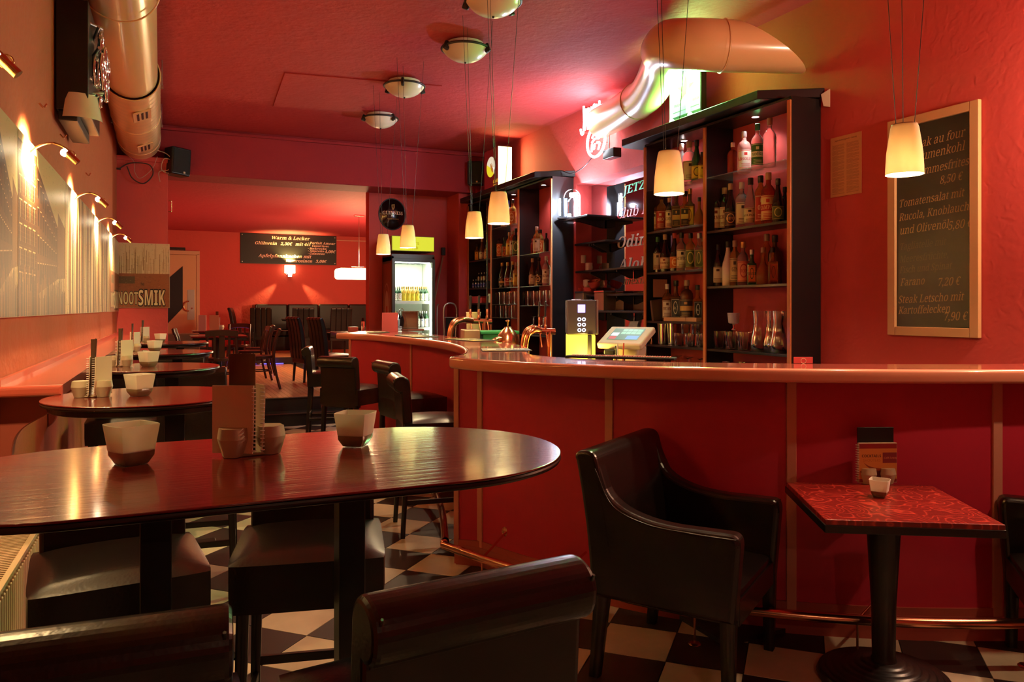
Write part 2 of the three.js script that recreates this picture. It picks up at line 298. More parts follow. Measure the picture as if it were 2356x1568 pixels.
function makeStool(label) {
  const t = thing('bar_stool', label, 'bar stool');
  part(t, 'seat', gStoolSeat, M.leather); part(t, 'backrest', gStoolBack, M.leather);
  const st = part(t, 'roll_seam', mg(rod([0.188, 0.925, -0.242], [0.188, 1.0, -0.285], 0.003, 5), rod([-0.188, 0.925, -0.242], [-0.188, 1.0, -0.285], 0.003, 5), rod([-0.19, 0.912, -0.238], [0.19, 0.912, -0.238], 0.004, 5)), M.leather);
  for (const sx of [-1, 1]) { part(t, 'leg', gStoolLeg(sx * 0.18, 0.18, sx * 0.195, 0.2), M.blackWood); part(t, 'leg', gStoolLeg(sx * 0.18, -0.19, sx * 0.195, -0.225), M.blackWood); }
  part(t, 'stretcher', box(0.36, 0.03, 0.02, 0.003, 0, 0.27, 0.192), M.blackWood); part(t, 'stretcher', box(0.36, 0.03, 0.02, 0.003, 0, 0.27, -0.206), M.blackWood);
  for (const sx of [-1, 1]) part(t, 'stretcher', box(0.02, 0.03, 0.38, 0.003, sx * 0.188, 0.22, -0.008), M.blackWood);
  return t;
}
let stool0;
function stool(x, z, faceX, faceZ, label, group) {           // face: direction in which a sitter looks
  const t = stool0 ? copyOf(stool0, label, group) : (stool0 = makeStool(label)); if (group) t.userData.group = group;
  t.position.set(x, 0, z); t.rotation.y = Math.atan2(faceX, faceZ); return t;
}
const SG = 'dark leather bar stools';
stool(0.00, -0.86, 0.06, -1, 'dark leather bar stool whose wide rolled back fills the lower left corner', SG).position.set(-0.09, 0, -1.44);
stool(0.46, -1.32, -0.10, -1, 'dark leather bar stool seen from behind, before the middle of the long oval table', SG).position.set(0.45, 0, -1.40);
stool(-0.11, -2.50, 0.10, 1, 'dark leather bar stool behind the long oval table at its lamp-lit end', SG);
stool(0.43, -2.48, -0.22, 1, 'dark leather bar stool behind the middle of the long oval table', SG);
stool(1.64, -4.89, 0.95, 0.15, 'bar stool with lit seat nearest the bar bulge', SG);
stool(1.90, -6.2, 0.98, -0.1, 'bar stool with half-hidden rolled back beside the hollow of the bar', SG);
stool(1.62, -7.1, 0.75, -0.6, 'bar stool with rear of its back turned to the oval table, second from the steps', SG);
stool(1.73, -8.85, 0.95, 0.25, 'bar stool with green-lit back, nearest the steps', SG);
// between the round tables along the ledge
stool(0.16, -4.35, -0.1, 1, 'dark stool seat between the first and second round tables', SG);
stool(-0.22, -5.75, 0, 1, 'dark stool by the wall between the second and third round tables', SG);
stool(0.24, -5.85, 0, 1, 'dark stool on the aisle side between the second and third round tables', SG);
stool(0.17, -7.55, 0, 1, 'dark stool behind the third round table, before the fourth', SG);

// ---------- high tables ----------
function tableTop(shape, y, th) { // top with a rim that tapers in below
  const b = Math.min(0.006, th * 0.4), g = ext(shape, th - 2 * b, b, 2, 40); g.rotateX(-PI / 2); return uvm(g.translate(0, y - th + b, 0));
}
{
  const t = thing('bar_table', 'long dark mahogany table with rounded end in front', 'table', [0.21, 0, -1.845]);
  const w = 0.72, r = 0.378, s = new THREE.Shape(); s.moveTo(-w + r, -r); s.lineTo(w - r, -r); s.absarc(w - r, 0, r, -PI / 2, PI / 2); s.lineTo(-w + r, r); s.absarc(-w + r, 0, r, PI / 2, 1.5 * PI); s.closePath();
  part(t, 'tabletop', tableTop(s, 1.10, 0.005), M.tableTop); part(t, 'edge_band', tableTop(s, 1.095, 0.014), M.tableEdge);
  const s2 = new THREE.Shape(), r2 = r - 0.055, w2 = w - 0.055; s2.moveTo(-w2 + r2, -r2); s2.lineTo(w2 - r2, -r2); s2.absarc(w2 - r2, 0, r2, -PI / 2, PI / 2); s2.lineTo(-w2 + r2, r2); s2.absarc(-w2 + r2, 0, r2, PI / 2, 1.5 * PI); s2.closePath();
  part(t, 'underframe', tableTop(s2, 1.085, 0.018), M.tableEdge);
  for (const x of [-0.22, 0.22]) { part(t, 'column', box(0.065, 1.03, 0.065, 0.003, x, 0.545, -0.09), M.black); part(t, 'foot', mg(box(0.1, 0.03, 0.62, 0.008, x, 0.015, -0.05)), M.black); }
}
let round0;
function roundTable(x, z, label) {
  if (!round0) {
    round0 = thing('round_table', label, 'table'); const c = new THREE.Shape(); c.absarc(0, 0, 0.37, 0, 2 * PI);
    part(round0, 'tabletop', tableTop(c, 1.10, 0.005), M.tableTop); part(round0, 'edge_band', tableTop(c, 1.095, 0.014), M.tableEdge); const c2 = new THREE.Shape(); c2.absarc(0, 0, 0.345, 0, 2 * PI);
    part(round0, 'underframe', tableTop(c2, 1.082, 0.026), M.tableEdge);
    part(round0, 'column', box(0.075, 1.03, 0.075, 0.003, 0.1, 0.545, 0), M.black);
    part(round0, 'base', mg(box(0.09, 0.03, 0.5, 0.008, 0.1, 0.015, 0), box(0.5, 0.03, 0.09, 0.008, 0.1, 0.016, 0)), M.black);
    round0.position.set(x, 0, z); return;
  }
  copyOf(round0, label).position.set(x, 0, z);
}
roundTable(-0.05, -3.43, 'first round dark wood table beyond the long oval one, under the ledge end');
roundTable(-0.04, -5.09, 'second round dark wood table along the ledge');
roundTable(0.02, -6.79, 'third round dark wood table along the ledge');
roundTable(0.08, -8.62, 'fourth round dark wood table along the ledge, nearest the pillar');

// ---------- things on the tables ----------
const gBlock = k => { const g = new THREE.CylinderGeometry(0.027 * k, 0.018 * k, 0.03 * k, 6, 1).toNonIndexed(); return uvm(mg(g, new THREE.CylinderGeometry(0.024 * k, 0.027 * k, 0.018 * k, 6).translate(0, 0.024 * k, 0)).translate(0, 0.015 * k, 0)); };
const squareLathe = (pts, soft = 0.25) => { // square glass: rings with rounded corners
  const ring = [], N = 24; for (let i = 0; i < N; i++) { const a = i / N * 2 * PI, c = Math.cos(a), s = Math.sin(a), p = 7; const q = Math.pow(Math.abs(c) ** p + Math.abs(s) ** p, -1 / p); ring.push([c * q, s * q]); }
  const pos = [], idx = []; pts.forEach(([r, y]) => ring.forEach(([a, b]) => pos.push(a * r, y, b * r)));
  for (let j = 0; j < pts.length - 1; j++) for (let i = 0; i < N; i++) { const a = j * N + i, b = j * N + (i + 1) % N, c = a + N, d = b + N; idx.push(a, c, b, b, c, d); }
  const g = new THREE.BufferGeometry(); g.setAttribute('position', new THREE.Float32BufferAttribute(pos, 3)); g.setIndex(idx); g.computeVertexNormals(); return uvm(toCreasedNormals(g, 0.5));
};
const gLightCup = squareLathe([[0.0, 0.030], [0.030, 0.030], [0.034, 0.033], [0.0435, 0.083], [0.0445, 0.084], [0.0452, 0.083], [0.0375, 0.03], [0.0372, 0.028]]);
const gLightFoot = squareLathe([[0.0, 0.0], [0.026, 0.0], [0.028, 0.003], [0.0365, 0.018], [0.0372, 0.030], [0.034, 0.031], [0.0, 0.031]]);
const footM = phys([0.22, 0.16, 0.08], 0.2, { clearcoat: 0.5 });
const gWick = mg(cyl(0.018, 0.018, 0.012, 16, 0, 0.037, 0), cyl(0.001, 0.001, 0.006, 5, 0, 0.046, 0));
let light0;
function teaLight(x, y, z, turn, label, k = 1) {
  const first = !light0;
  if (first) { light0 = thing('tea_light_glass', label, 'tea light'); part(light0, 'cup', gLightCup, M.frost); part(light0, 'foot', gLightFoot, footM); part(light0, 'candle', gWick, M.white); }
  const t = first ? light0 : copyOf(light0, label); t.position.set(x, y, z); t.rotation.y = turn; t.scale.setScalar(k); return t;
}
const spiral = (h, x, z, r = 0.0042) => { const l = []; const n = Math.round(h / 0.008); for (let i = 0; i < n; i++) l.push(mv(new THREE.TorusGeometry(r, 0.0009, 4, 10), x, (i + 0.5) * h / n, z, PI / 2)); return mg(l); };
const pageM = std([0.74, 0.60, 0.42], 0.7), coverM = std([0.02, 0.012, 0.01], 0.3), tallM = phys([0.11, 0.055, 0.03], 0.22);
// a stand of two small stone blocks; two ring-bound booklets and one tall dark card are held between them
let holder0, booklet0, card0;
function menuSet(x, y, z, turn, where, k = 1, cardTilt = 0.0) {
  const c = Math.cos(turn), s = Math.sin(turn), at = (a, b) => [x + a * c + b * s, y, z - a * s + b * c];
  const lab = [`pale stone holder clasping menus on ${where}`, `cream ring-bound booklet in the holder on ${where}`, `second ring-bound booklet, its rings beside the tall card, on ${where}`, `tall dark menu card rising above the booklets on ${where}`];
  let h, b1, b2, k1;
  if (!holder0) {
    h = holder0 = thing('menu_holder', lab[0], 'menu holder'); const bl = gBlock(1.25);
    part(h, 'block', bl.clone().translate(-0.038, 0, 0), std([0.5, 0.42, 0.27], 0.5)); part(h, 'block', bl.clone().translate(0.038, 0, 0), std([0.5, 0.42, 0.27], 0.5)); part(h, 'bar', box(0.05, 0.006, 0.03, 0.002, 0, 0.003, 0), std([0.4, 0.32, 0.2], 0.5));
    b1 = booklet0 = thing('menu_booklet', lab[1], 'menu'); const leaf = new THREE.BoxGeometry(0.003, 0.142, 0.09, 1, 8, 6); { const p = leaf.attributes.position; for (let i = 0; i < p.count; i++) p.setX(i, p.getX(i) + 0.006 * Math.sin((p.getY(i) + 0.07) * 12) * (p.getZ(i) / 0.09 + 0.5)); leaf.computeVertexNormals(); }
    part(b1, 'pages', uvm(leaf.translate(0, 0.071, -0.048)), pageM); part(b1, 'rings', spiral(0.138, 0, 0.0).translate(0, 0.002, 0), M.white);
    k1 = card0 = thing('menu_card', lab[3], 'menu'); const gc = new THREE.BoxGeometry(0.002, 0.205, 0.062, 1, 12, 8); { const p = gc.attributes.position; for (let i = 0; i < p.count; i++) { const q = p.getZ(i) / 0.031; p.setX(i, p.getX(i) + 0.012 * (1 - q * q) * (p.getY(i) / 0.2 + 0.5)); } gc.computeVertexNormals(); }
    part(k1, 'card', uvm(gc.translate(0, 0.105, -0.03)), tallM);
  } else { h = copyOf(holder0, lab[0]); b1 = copyOf(booklet0, lab[1]); k1 = copyOf(card0, lab[3]); }
  b2 = copyOf(booklet0, lab[2]);
  h.position.set(x, y, z); h.rotation.y = turn;
  b1.position.set(...at(-0.009, 0.03)); b1.position.y += 0.007; b1.rotation.y = turn + 0.05; b2.position.set(...at(0.011, 0.032)); b2.position.y += 0.007; b2.rotation.y = turn - 0.5;
  k1.position.set(...at(0.0, 0.016)); k1.position.y += 0.007; k1.rotation.y = turn; for (const o of [h, b1, b2, k1]) o.scale.setScalar(k);
  return { h, b1, b2, k1 };
}
const put = (px, py) => onY(px, py, 1.10);
{
  const T = 1.101; let p = put(302, 1066); teaLight(p.x, T, p.z, 0.5, 'frosted square tea-light glass at the bright lamp-lit end of the long oval table', 1.06);
  p = put(818, 1024); teaLight(p.x, T, p.z, 0.95, 'frosted square tea-light glass towards the rounded end of the long oval table', 1.0);
  p = put(579, 1046); const m = menuSet(p.x, T, p.z, 0.36, 'the long oval table', 1.12); m.b1.rotation.y = 1.0; m.b2.rotation.y = 0.2; m.k1.rotation.y = 0.9; m.h.rotation.y = 0.15;
  p = put(321, 910); teaLight(p.x, T, p.z, 0.62, 'frosted tea-light glass on the first round table', 1.02);
  p = put(212, 913); menuSet(p.x, T, p.z, -0.15, 'the first round table', 1.06);
  p = put(342, 843); teaLight(p.x, T, p.z, 0.7, 'frosted tea-light glass on the second round table', 1.06);
  p = put(275, 843); menuSet(p.x, T, p.z, -0.25, 'the second round table', 1.06);
  p = put(356, 808); teaLight(p.x, T, p.z, 0.7, 'frosted tea-light glass on the third round table', 1.02);
  p = put(303, 808); menuSet(p.x, T, p.z, 0.0, 'the third round table', 1.04);
  p = put(369, 786.5); teaLight(p.x, T, p.z, 0.7, 'frosted tea-light glass on the fourth round table', 1.02);
  p = put(327, 786.5); menuSet(p.x, T, p.z, -0.2, 'the fourth round table', 1.04);
}

// ---------- low armchairs and the square pedestal table by the bar ----------
function makeArmchair(label) {
  const t = thing('armchair', label, 'armchair'), side = new THREE.Shape(), m = (z, y) => [-z, y];
  side.moveTo(...m(-0.255, 0.33)); side.lineTo(...m(0.25, 0.33)); side.lineTo(...m(0.27, 0.60)); side.bezierCurveTo(...m(0.272, 0.64), ...m(0.262, 0.655), ...m(0.235, 0.655));
  side.lineTo(...m(0.06, 0.652)); side.bezierCurveTo(...m(-0.07, 0.655), ...m(-0.17, 0.69), ...m(-0.20, 0.76)); side.lineTo(...m(-0.235, 0.87)); side.lineTo(...m(-0.31, 0.885)); side.bezierCurveTo(...m(-0.285, 0.7), ...m(-0.265, 0.55), ...m(-0.255, 0.33));
  const gs = sideExt(side, 0.075, 0.02, 4);
  for (const s of [-1, 1]) part(t, 'side_panel', gs.clone().translate(s * 0.262, 0, 0), M.leather);
  const b = new THREE.Shape(); b.moveTo(...m(-0.255, 0.33)); b.lineTo(...m(-0.16, 0.42)); b.bezierCurveTo(...m(-0.175, 0.6), ...m(-0.205, 0.75), ...m(-0.232, 0.865)); b.bezierCurveTo(...m(-0.24, 0.9), ...m(-0.26, 0.908), ...m(-0.29, 0.903)); b.bezierCurveTo(...m(-0.32, 0.9), ...m(-0.325, 0.88), ...m(-0.315, 0.86)); b.bezierCurveTo(...m(-0.285, 0.7), ...m(-0.265, 0.55), ...m(-0.255, 0.33));
  part(t, 'backrest', sideExt(b, 0.60, 0.014, 3), M.leather);
  part(t, 'seat', cushion(0.46, 0.42, 0.13, 0.02, 0.45).translate(0, 0, 0.03), M.leather);
  part(t, 'front_rail', box(0.46, 0.1, 0.03, 0.008, 0, 0.345, 0.235), M.leather);
  const leg = (x, z, dz) => { const g = new THREE.CylinderGeometry(0.033, 0.024, 0.34, 4, 1); g.rotateY(PI / 4); const p = g.attributes.position; for (let i = 0; i < p.count; i++) p.setZ(i, p.getZ(i) + dz * (0.5 - p.getY(i) / 0.34)); return uvm(g.toNonIndexed().translate(x, 0.17, z)); };
  for (const s of [-1, 1]) { part(t, 'leg', leg(s * 0.262, 0.225, 0.0), M.blackWood); part(t, 'leg', leg(s * 0.262, -0.225, -0.03), M.blackWood); }
  for (const s of [-1, 1]) part(t, 'arm_seam', uvm(tube([[s * 0.297, 0.64, 0.26], [s * 0.299, 0.64, 0.1], [s * 0.299, 0.65, -0.05], [s * 0.299, 0.70, -0.17], [s * 0.299, 0.84, -0.24]], 0.003, 30, 5)), M.leather);
  return t;
}
{
  const a = makeArmchair('black leather armchair facing right, in front of the bar panels'); a.position.set(1.97, 0, -2.59); a.rotation.y = R(34); a.scale.set(1.15, 0.985, 1.1);
  const b = copyOf(a, 'black leather armchair cut off at the right edge, across the square table'); b.position.set(3.28, 0, -1.76); b.rotation.y = R(34 + 190);
  const t = thing('pedestal_table', 'small square red-stained table on a round black pedestal before the bar', 'table', [2.56, 0, -2.15], R(-31));
  part(t, 'tabletop', rbox(0.60, 0.022, 0.60, 0.004, 2, 0, 0.689, 0), M.figured); part(t, 'edge_band', box(0.606, 0.03, 0.606, 0.004, 0, 0.667, 0), M.black);
  part(t, 'column', lathe([[0.0, 0.66], [0.075, 0.66], [0.062, 0.6], [0.045, 0.3], [0.042, 0.1], [0.05, 0.075]], 20), M.blackWood);
  const pr = [[0.0, 0.09]]; for (let i = 0; i < 7; i++) { const r = 0.06 + i * 0.026, y = 0.078 - i * 0.008; pr.push([r, y + 0.004], [r + 0.012, y + 0.006], [r + 0.02, y]); } pr.push([0.245, 0.012], [0.24, 0], [0, 0]);
  part(t, 'base', lathe(pr, 40), M.blackWood);
  const p = onY(2024, 1142, 0.70); teaLight(p.x, 0.701, p.z, 0.55, 'small frosted tea-light glass in front of the cocktail menu', 0.82);
  // the cocktail menu faces the room
  const q = onY(2018, 1112, 0.70), h = copyOf(holder0, 'stone menu holder behind the tea light on the square table'); h.position.set(q.x, 0.701, q.z); h.rotation.y = -YAW + 0.05; h.scale.setScalar(1.1);
  const tex = canvasTex(512, 512, (x, w, hh) => {
    x.fillStyle = '#c9803c'; x.fillRect(0, 0, w, hh); x.fillStyle = '#8a1f22'; x.fillRect(0, 0, w, 66); x.fillRect(0, 470, w, 42); x.fillStyle = '#7e2a30'; x.fillRect(320, 120, 192, 140);
    x.fillStyle = '#2c1210'; x.font = 'bold 50px sans-serif'; x.fillText('COCKTAILS', 34, 182); x.fillStyle = '#a2602f'; x.font = '50px sans-serif'; x.fillText('SHOOTERS', 50, 240);
    x.fillStyle = '#e0a060'; x.font = 'italic 34px serif'; x.fillText('Café Lounge', 334, 202);
    x.fillStyle = '#8c3a22'; x.beginPath(); x.moveTo(60, 250); x.bezierCurveTo(150, 330, 260, 330, 470, 340); x.lineTo(500, 400); x.bezierCurveTo(300, 380, 150, 380, 60, 250); x.fill();
    x.fillStyle = '#4a1512'; x.beginPath(); x.moveTo(10, 370); x.quadraticCurveTo(250, 340, 500, 385); x.lineTo(400, 470); x.lineTo(110, 470); x.closePath(); x.fill();
  });
  const bk = thing('menu_booklet', 'ring-bound cocktail booklet with orange cover on the square table', 'menu', [q.x, 0.706, q.z], -YAW + 0.05);
  const cover = new THREE.PlaneGeometry(0.128, 0.128).translate(0.0, 0.066, 0.0058); part(bk, 'cover', cover, std([1, 1, 1], 0.45, 0, { map: tex })); part(bk, 'pages', box(0.13, 0.132, 0.011, 0.001, 0, 0.066, 0), pageM); part(bk, 'rings', spiral(0.126, 0, 0, 0.006).rotateY(PI / 2).translate(-0.067, 0.003, 0), M.white); bk.scale.setScalar(1.28);
  const cd = solo('menu_card', 'tall black card standing behind the orange cocktail booklet', 'menu', box(0.125, 0.182, 0.004, 0.0018, 0, 0.091, 0), M.black, [q.x + 0.016 * SY, 0.706, q.z - 0.016 * CY], -YAW + 0.05); cd.scale.setScalar(1.28);
}
// ================= the bar =================
const curve2 = (pts, n) => new THREE.CatmullRomCurve3(pts.map(([x, z]) => V(x, 0, z)), false, 'centripetal').getPoints(n).map(p => [p.x, p.z]);
const topFront = [...curve2([[1.66, -8.04], [1.86, -7.62], [1.96, -6.9], [2.0, -6.2], [1.97, -5.5], [1.87, -4.95], [1.70, -4.42], [1.53, -4.06], [1.42, -3.92]], 50), ...curve2([[1.405, -3.87], [1.45, -3.68], [1.59, -3.37], [1.77, -3.12], [1.97, -2.91], [2.27, -2.66], [2.57, -2.47], [2.95, -2.26], [3.35, -2.08], [3.9, -1.88], [4.42, -1.74]], 60)];
const topBack = [...curve2([[2.50, -9.15], [2.52, -8.3], [2.46, -7.4], [2.42, -6.6], [2.38, -5.8], [2.34, -5.1], [2.16, -4.5], [1.97, -4.12], [1.89, -3.86], [1.95, -3.55], [2.10, -3.27], [2.33, -3.02], [2.65, -2.8], [3.0, -2.6], [3.68, -2.31], [4.42, -2.12]], 70)];
const BAR = 1.19;
{
  const s = shp([...topFront, ...topBack.slice().reverse()].map(([x, z]) => [x, -z]));
  const t = thing('bar_worktop', 'long curving glossy red bar top with a rounded orange front edge', 'bar top');
  const g = ext(s, 0.036, 0.012, 3); g.rotateX(-PI / 2); part(t, 'top_board', mv(uvm(g), 0, BAR - 0.048, 0), M.barTop);
  // rounded nosing along the customer's side
  const nose = topFront, rad = 0.03, pos = [], idx = [], prof = []; for (let i = 0; i <= 10; i++) { const a = PI / 2 - i / 10 * PI; prof.push([Math.cos(a) * 0.016, Math.sign(Math.sin(a)) * Math.pow(Math.abs(Math.sin(a)), 0.55) * rad]); }
  nose.forEach(([x, z], i) => { const a = nose[Math.max(0, i - 1)], b = nose[Math.min(nose.length - 1, i + 1)], l = Math.hypot(b[0] - a[0], b[1] - a[1]), nx = -(b[1] - a[1]) / l * -1, nz = (b[0] - a[0]) / l * -1; prof.forEach(([o, y]) => pos.push(x - nx * (o - 0.002), BAR - rad + y, z - nz * (o - 0.002))); });
  const K = prof.length; for (let i = 0; i < nose.length - 1; i++) for (let k = 0; k < K - 1; k++) { const a = i * K + k, b = a + 1, c = a + K, d = c + 1; idx.push(a, b, c, b, d, c); }
  const ng = new THREE.BufferGeometry(); ng.setAttribute('position', new THREE.Float32BufferAttribute(pos, 3)); ng.setIndex(idx); ng.computeVertexNormals();
  M.barEdge.side = THREE.DoubleSide; part(t, 'front_edge', uvm(ng), M.barEdge);
}
const ribbon = (pts, y0, y1, th) => { // a thick wall standing on a curve
  const out = [], n = pts.length; for (let i = 0; i < n; i++) { const a = pts[Math.max(0, i - 1)], b = pts[Math.min(n - 1, i + 1)], l = Math.hypot(b[0] - a[0], b[1] - a[1]); out.push([pts[i][0] - (b[1] - a[1]) / l * th, pts[i][1] + (b[0] - a[0]) / l * th]); }
  const s = shp([...pts, ...out.reverse()].map(([x, z]) => [x, -z])), g = ext(s, y1 - y0, 0); g.rotateX(-PI / 2); return uvm(g.translate(0, y0, 0));
};
const baseFar = curve2([[1.76, -7.88], [1.97, -7.5], [2.13, -6.9], [2.2, -6.2], [2.16, -5.5], [2.03, -4.95], [1.83, -4.5], [1.53, -4.14]], 40), baseNear = curve2([[1.64, -4.05], [1.78, -3.66], [2.0, -3.26], [2.27, -2.91], [2.57, -2.645], [2.93, -2.41], [3.33, -2.215], [3.9, -2.0], [4.42, -1.86]], 60);
{
  const t = thing('bar_counter', 'curved bar front of dark red panels divided by pale upright strips', 'bar counter');
  const near = (pts, x) => pts.reduce((b, p, i) => Math.abs(p[0] - x) < Math.abs(pts[b][0] - x) ? i : b, 0), nearZ = (pts, z) => pts.reduce((b, p, i) => Math.abs(p[1] - z) < Math.abs(pts[b][1] - z) ? i : b, 0);
  const cutF = [0, nearZ(baseFar, -6.92), baseFar.length - 1], cutN = [0, near(baseNear, 2.0), near(baseNear, 2.57), near(baseNear, 3.33), baseNear.length - 1];
  const strips = [];
  for (let i = 0; i < 2; i++) part(t, 'panel', ribbon(baseFar.slice(cutF[i], cutF[i + 1] + 1), 0.1, BAR - 0.05, -0.03), M.barPanel);
  part(t, 'panel', ribbon([[1.53, -4.14], [1.585, -4.095], [1.64, -4.05]], 0.1, BAR - 0.05, -0.03), M.barPanel);
  for (let i = 0; i < 4; i++) part(t, 'panel', ribbon(baseNear.slice(cutN[i], cutN[i + 1] + 1), 0.1, BAR - 0.05, -0.03), M.barPanel);
  part(t, 'end_panel', ribbon([[2.42, -8.98], [1.77, -7.89]], 0, BAR - 0.05, -0.03), M.barPanel);
  const strip = (p, q, w = 0.042) => { const a = Math.atan2(-(q[1] - p[1]), q[0] - p[0]); const g = box(w, BAR - 0.16, 0.014, 0.003); g.rotateY(a); return g.translate(p[0] + Math.sin(a) * 0.004, 0.1 + (BAR - 0.16) / 2, p[1] + Math.cos(a) * 0.004); };
  for (const i of cutF) part(t, 'upright_strip', strip(baseFar[i], baseFar[Math.min(i + 1, baseFar.length - 1)] === baseFar[i] ? [1.585, -4.095] : baseFar[i + 1], i ? 0.03 : 0.03), M.barStrip);
  for (const i of cutN) part(t, 'upright_strip', strip(baseNear[i], baseNear[i + 1] || [4.6, -1.8]), M.barStrip);
  for (const pts of [baseFar, baseNear, [[1.53, -4.14], [1.64, -4.05]]]) { part(t, 'skirting', ribbon(pts, 0, 0.105, 0.014), std([0.42, 0.075, 0.05], 0.45)); part(t, 'moulding', ribbon(pts, 0.105, 0.14, 0.01), std([0.42, 0.075, 0.05], 0.45)); }
}
{
  const t = thing('foot_rail', 'copper foot rail with elbow running along the foot of the bar', 'foot rail');
  const H = 0.175, a = [[1.78, -6.4], [1.80, -5.8], [1.74, -5.2], [1.62, -4.66], [1.42, -4.02]].map(([x, z]) => [x, H, z]), b = [[1.385, -3.955], [1.54, -3.53], [1.77, -3.10], [2.07, -2.75], [2.45, -2.41], [2.9, -2.13], [3.4, -1.92], [4.3, -1.62]].map(([x, z]) => [x, H, z]);
  part(t, 'rail', mg(tube(a, 0.021, 40, 12), tube(b, 0.021, 60, 12), mv(new THREE.SphereGeometry(0.0225, 12, 10), 1.40, H, -3.985)), M.copper);
  const cb = new THREE.CatmullRomCurve3(b.map(p => V(...p)), false, 'centripetal');
  part(t, 'collar', mv(cyl(0.0235, 0.0235, 0.05, 14).rotateX(PI / 2), 0, 0, 0, 0, Math.atan2(0.155, 0.425)).translate(1.43, H, -3.83), M.copper); part(t, 'collar', mv(cyl(0.0225, 0.0225, 0.02, 14).rotateX(PI / 2), 0, 0, 0, 0, 0.35).translate(1.46, H, -3.75), M.copper);
  for (const [u, bx, bz] of [[0.10, 1.72, -3.86], [0.24, 1.95, -3.38], [0.44, 2.42, -2.79], [0.62, 2.93, -2.42], [0.8, 3.5, -2.15]]) {
    const p = cb.getPoint(u), n = V(bx - p.x, 0, bz - p.z).normalize();
    const k = part(t, 'bracket', mg(rod([p.x, H, p.z], [bx - n.x * 0.01, H + 0.06, bz - n.z * 0.01], 0.006), rod([p.x, H, p.z], [p.x - n.x * 0.0, 0.012, p.z], 0.005), lathe([[0, 0.012], [0.02, 0.01], [0.028, 0.004], [0.028, 0], [0, 0]], 14).translate(p.x, 0, p.z)), M.copper);
    const ro = lathe([[0, 0.008], [0.016, 0.007], [0.028, 0.002], [0.028, 0], [0, 0]], 16); ro.applyQuaternion(new THREE.Quaternion().setFromUnitVectors(V(0, 1, 0), n.clone().negate())); part(k, 'rosette', ro.translate(bx - n.x * 0.012, H + 0.06, bz - n.z * 0.012), M.copper);
  }
}
// mats and flyers on the bar top
const bt = (px, py, y = BAR) => onY(px, py, y);
function flatPiece(name, label, cat, quad, th, mat) { const c = quad.map(q => bt(...q)); const s = shp(c.map(p => [p.x, -p.z])), g = ext(s, th, 0.001); g.rotateX(-PI / 2); return solo(name, label, cat, uvm(g), mat, [0, BAR + 0.002, 0]); }
{
  const m1 = std([0.05, 0.045, 0.03], 0.6), yl = std([0.6, 0.42, 0.05], 0.6);
  const tex = canvasTex(512, 256, (x, w, h) => { x.fillStyle = '#3b3a22'; x.fillRect(0, 0, w, h); x.fillStyle = '#d8b832'; x.beginPath(); x.moveTo(0, h); x.lineTo(0, 190); x.lineTo(300, h); x.fill(); x.fillRect(0, 0, w, 14); x.fillStyle = '#f0dcae'; x.font = 'bold 84px sans-serif'; x.fillText('DRINK', 200, 120); x.font = 'bold 56px sans-serif'; x.fillText('PILS', 210, 190); for (let i = 0; i < 4; i++) x.fillRect(60, 70 + i * 26, 90, 16); });
  const card = (label, px, py, w, d, turn) => { const p = bt(px, py); const t = thing('bar_mat', label, 'bar mat', [p.x, BAR + 0.001, p.z], turn); part(t, 'board', box(w, 0.004, d, 0.001, 0, 0.002, 0), m1); const f = new THREE.PlaneGeometry(w - 0.004, d - 0.004); f.rotateX(-PI / 2); part(t, 'print', f.translate(0, 0.0046, 0), std([1, 1, 1], 0.5, 0, { map: tex })); return t; };
  card('dark printed mat with yellow corner on the bulge of the bar top', 1164, 805, 0.30, 0.26, -0.35);
  card('printed dark mat on the bar top near the beer taps', 1085, 782, 0.24, 0.5, 0.12);
  card('pale printed mat at the hollow of the bar top', 958, 773, 0.24, 0.6, 0.0);
  card('dark mat at the far end of the bar top', 870, 764, 0.22, 0.4, -0.2);
  // long ribbed rubber mat at the bartender's edge
  const a = bt(1305, 822), b = bt(1555, 828), mid = a.clone().add(b).multiplyScalar(0.5), L = a.distanceTo(b), t = thing('drip_mat', 'long black rubber drip mat with pink ribs on the rear edge of the bar top', 'drip mat', [mid.x, BAR + 0.001, mid.z], Math.atan2(-(b.z - a.z), b.x - a.x));
  part(t, 'mat', box(L, 0.012, 0.09, 0.004, 0, 0.006, 0), M.rubber); const ribs = []; for (let i = 0; i < 40; i++) ribs.push(box(0.006, 0.005, 0.06, 0.001, -L / 2 + 0.03 + i * (L - 0.06) / 39, 0.0135, 0)); part(t, 'ribs', mg(ribs), std([0.45, 0.12, 0.1], 0.5));
}
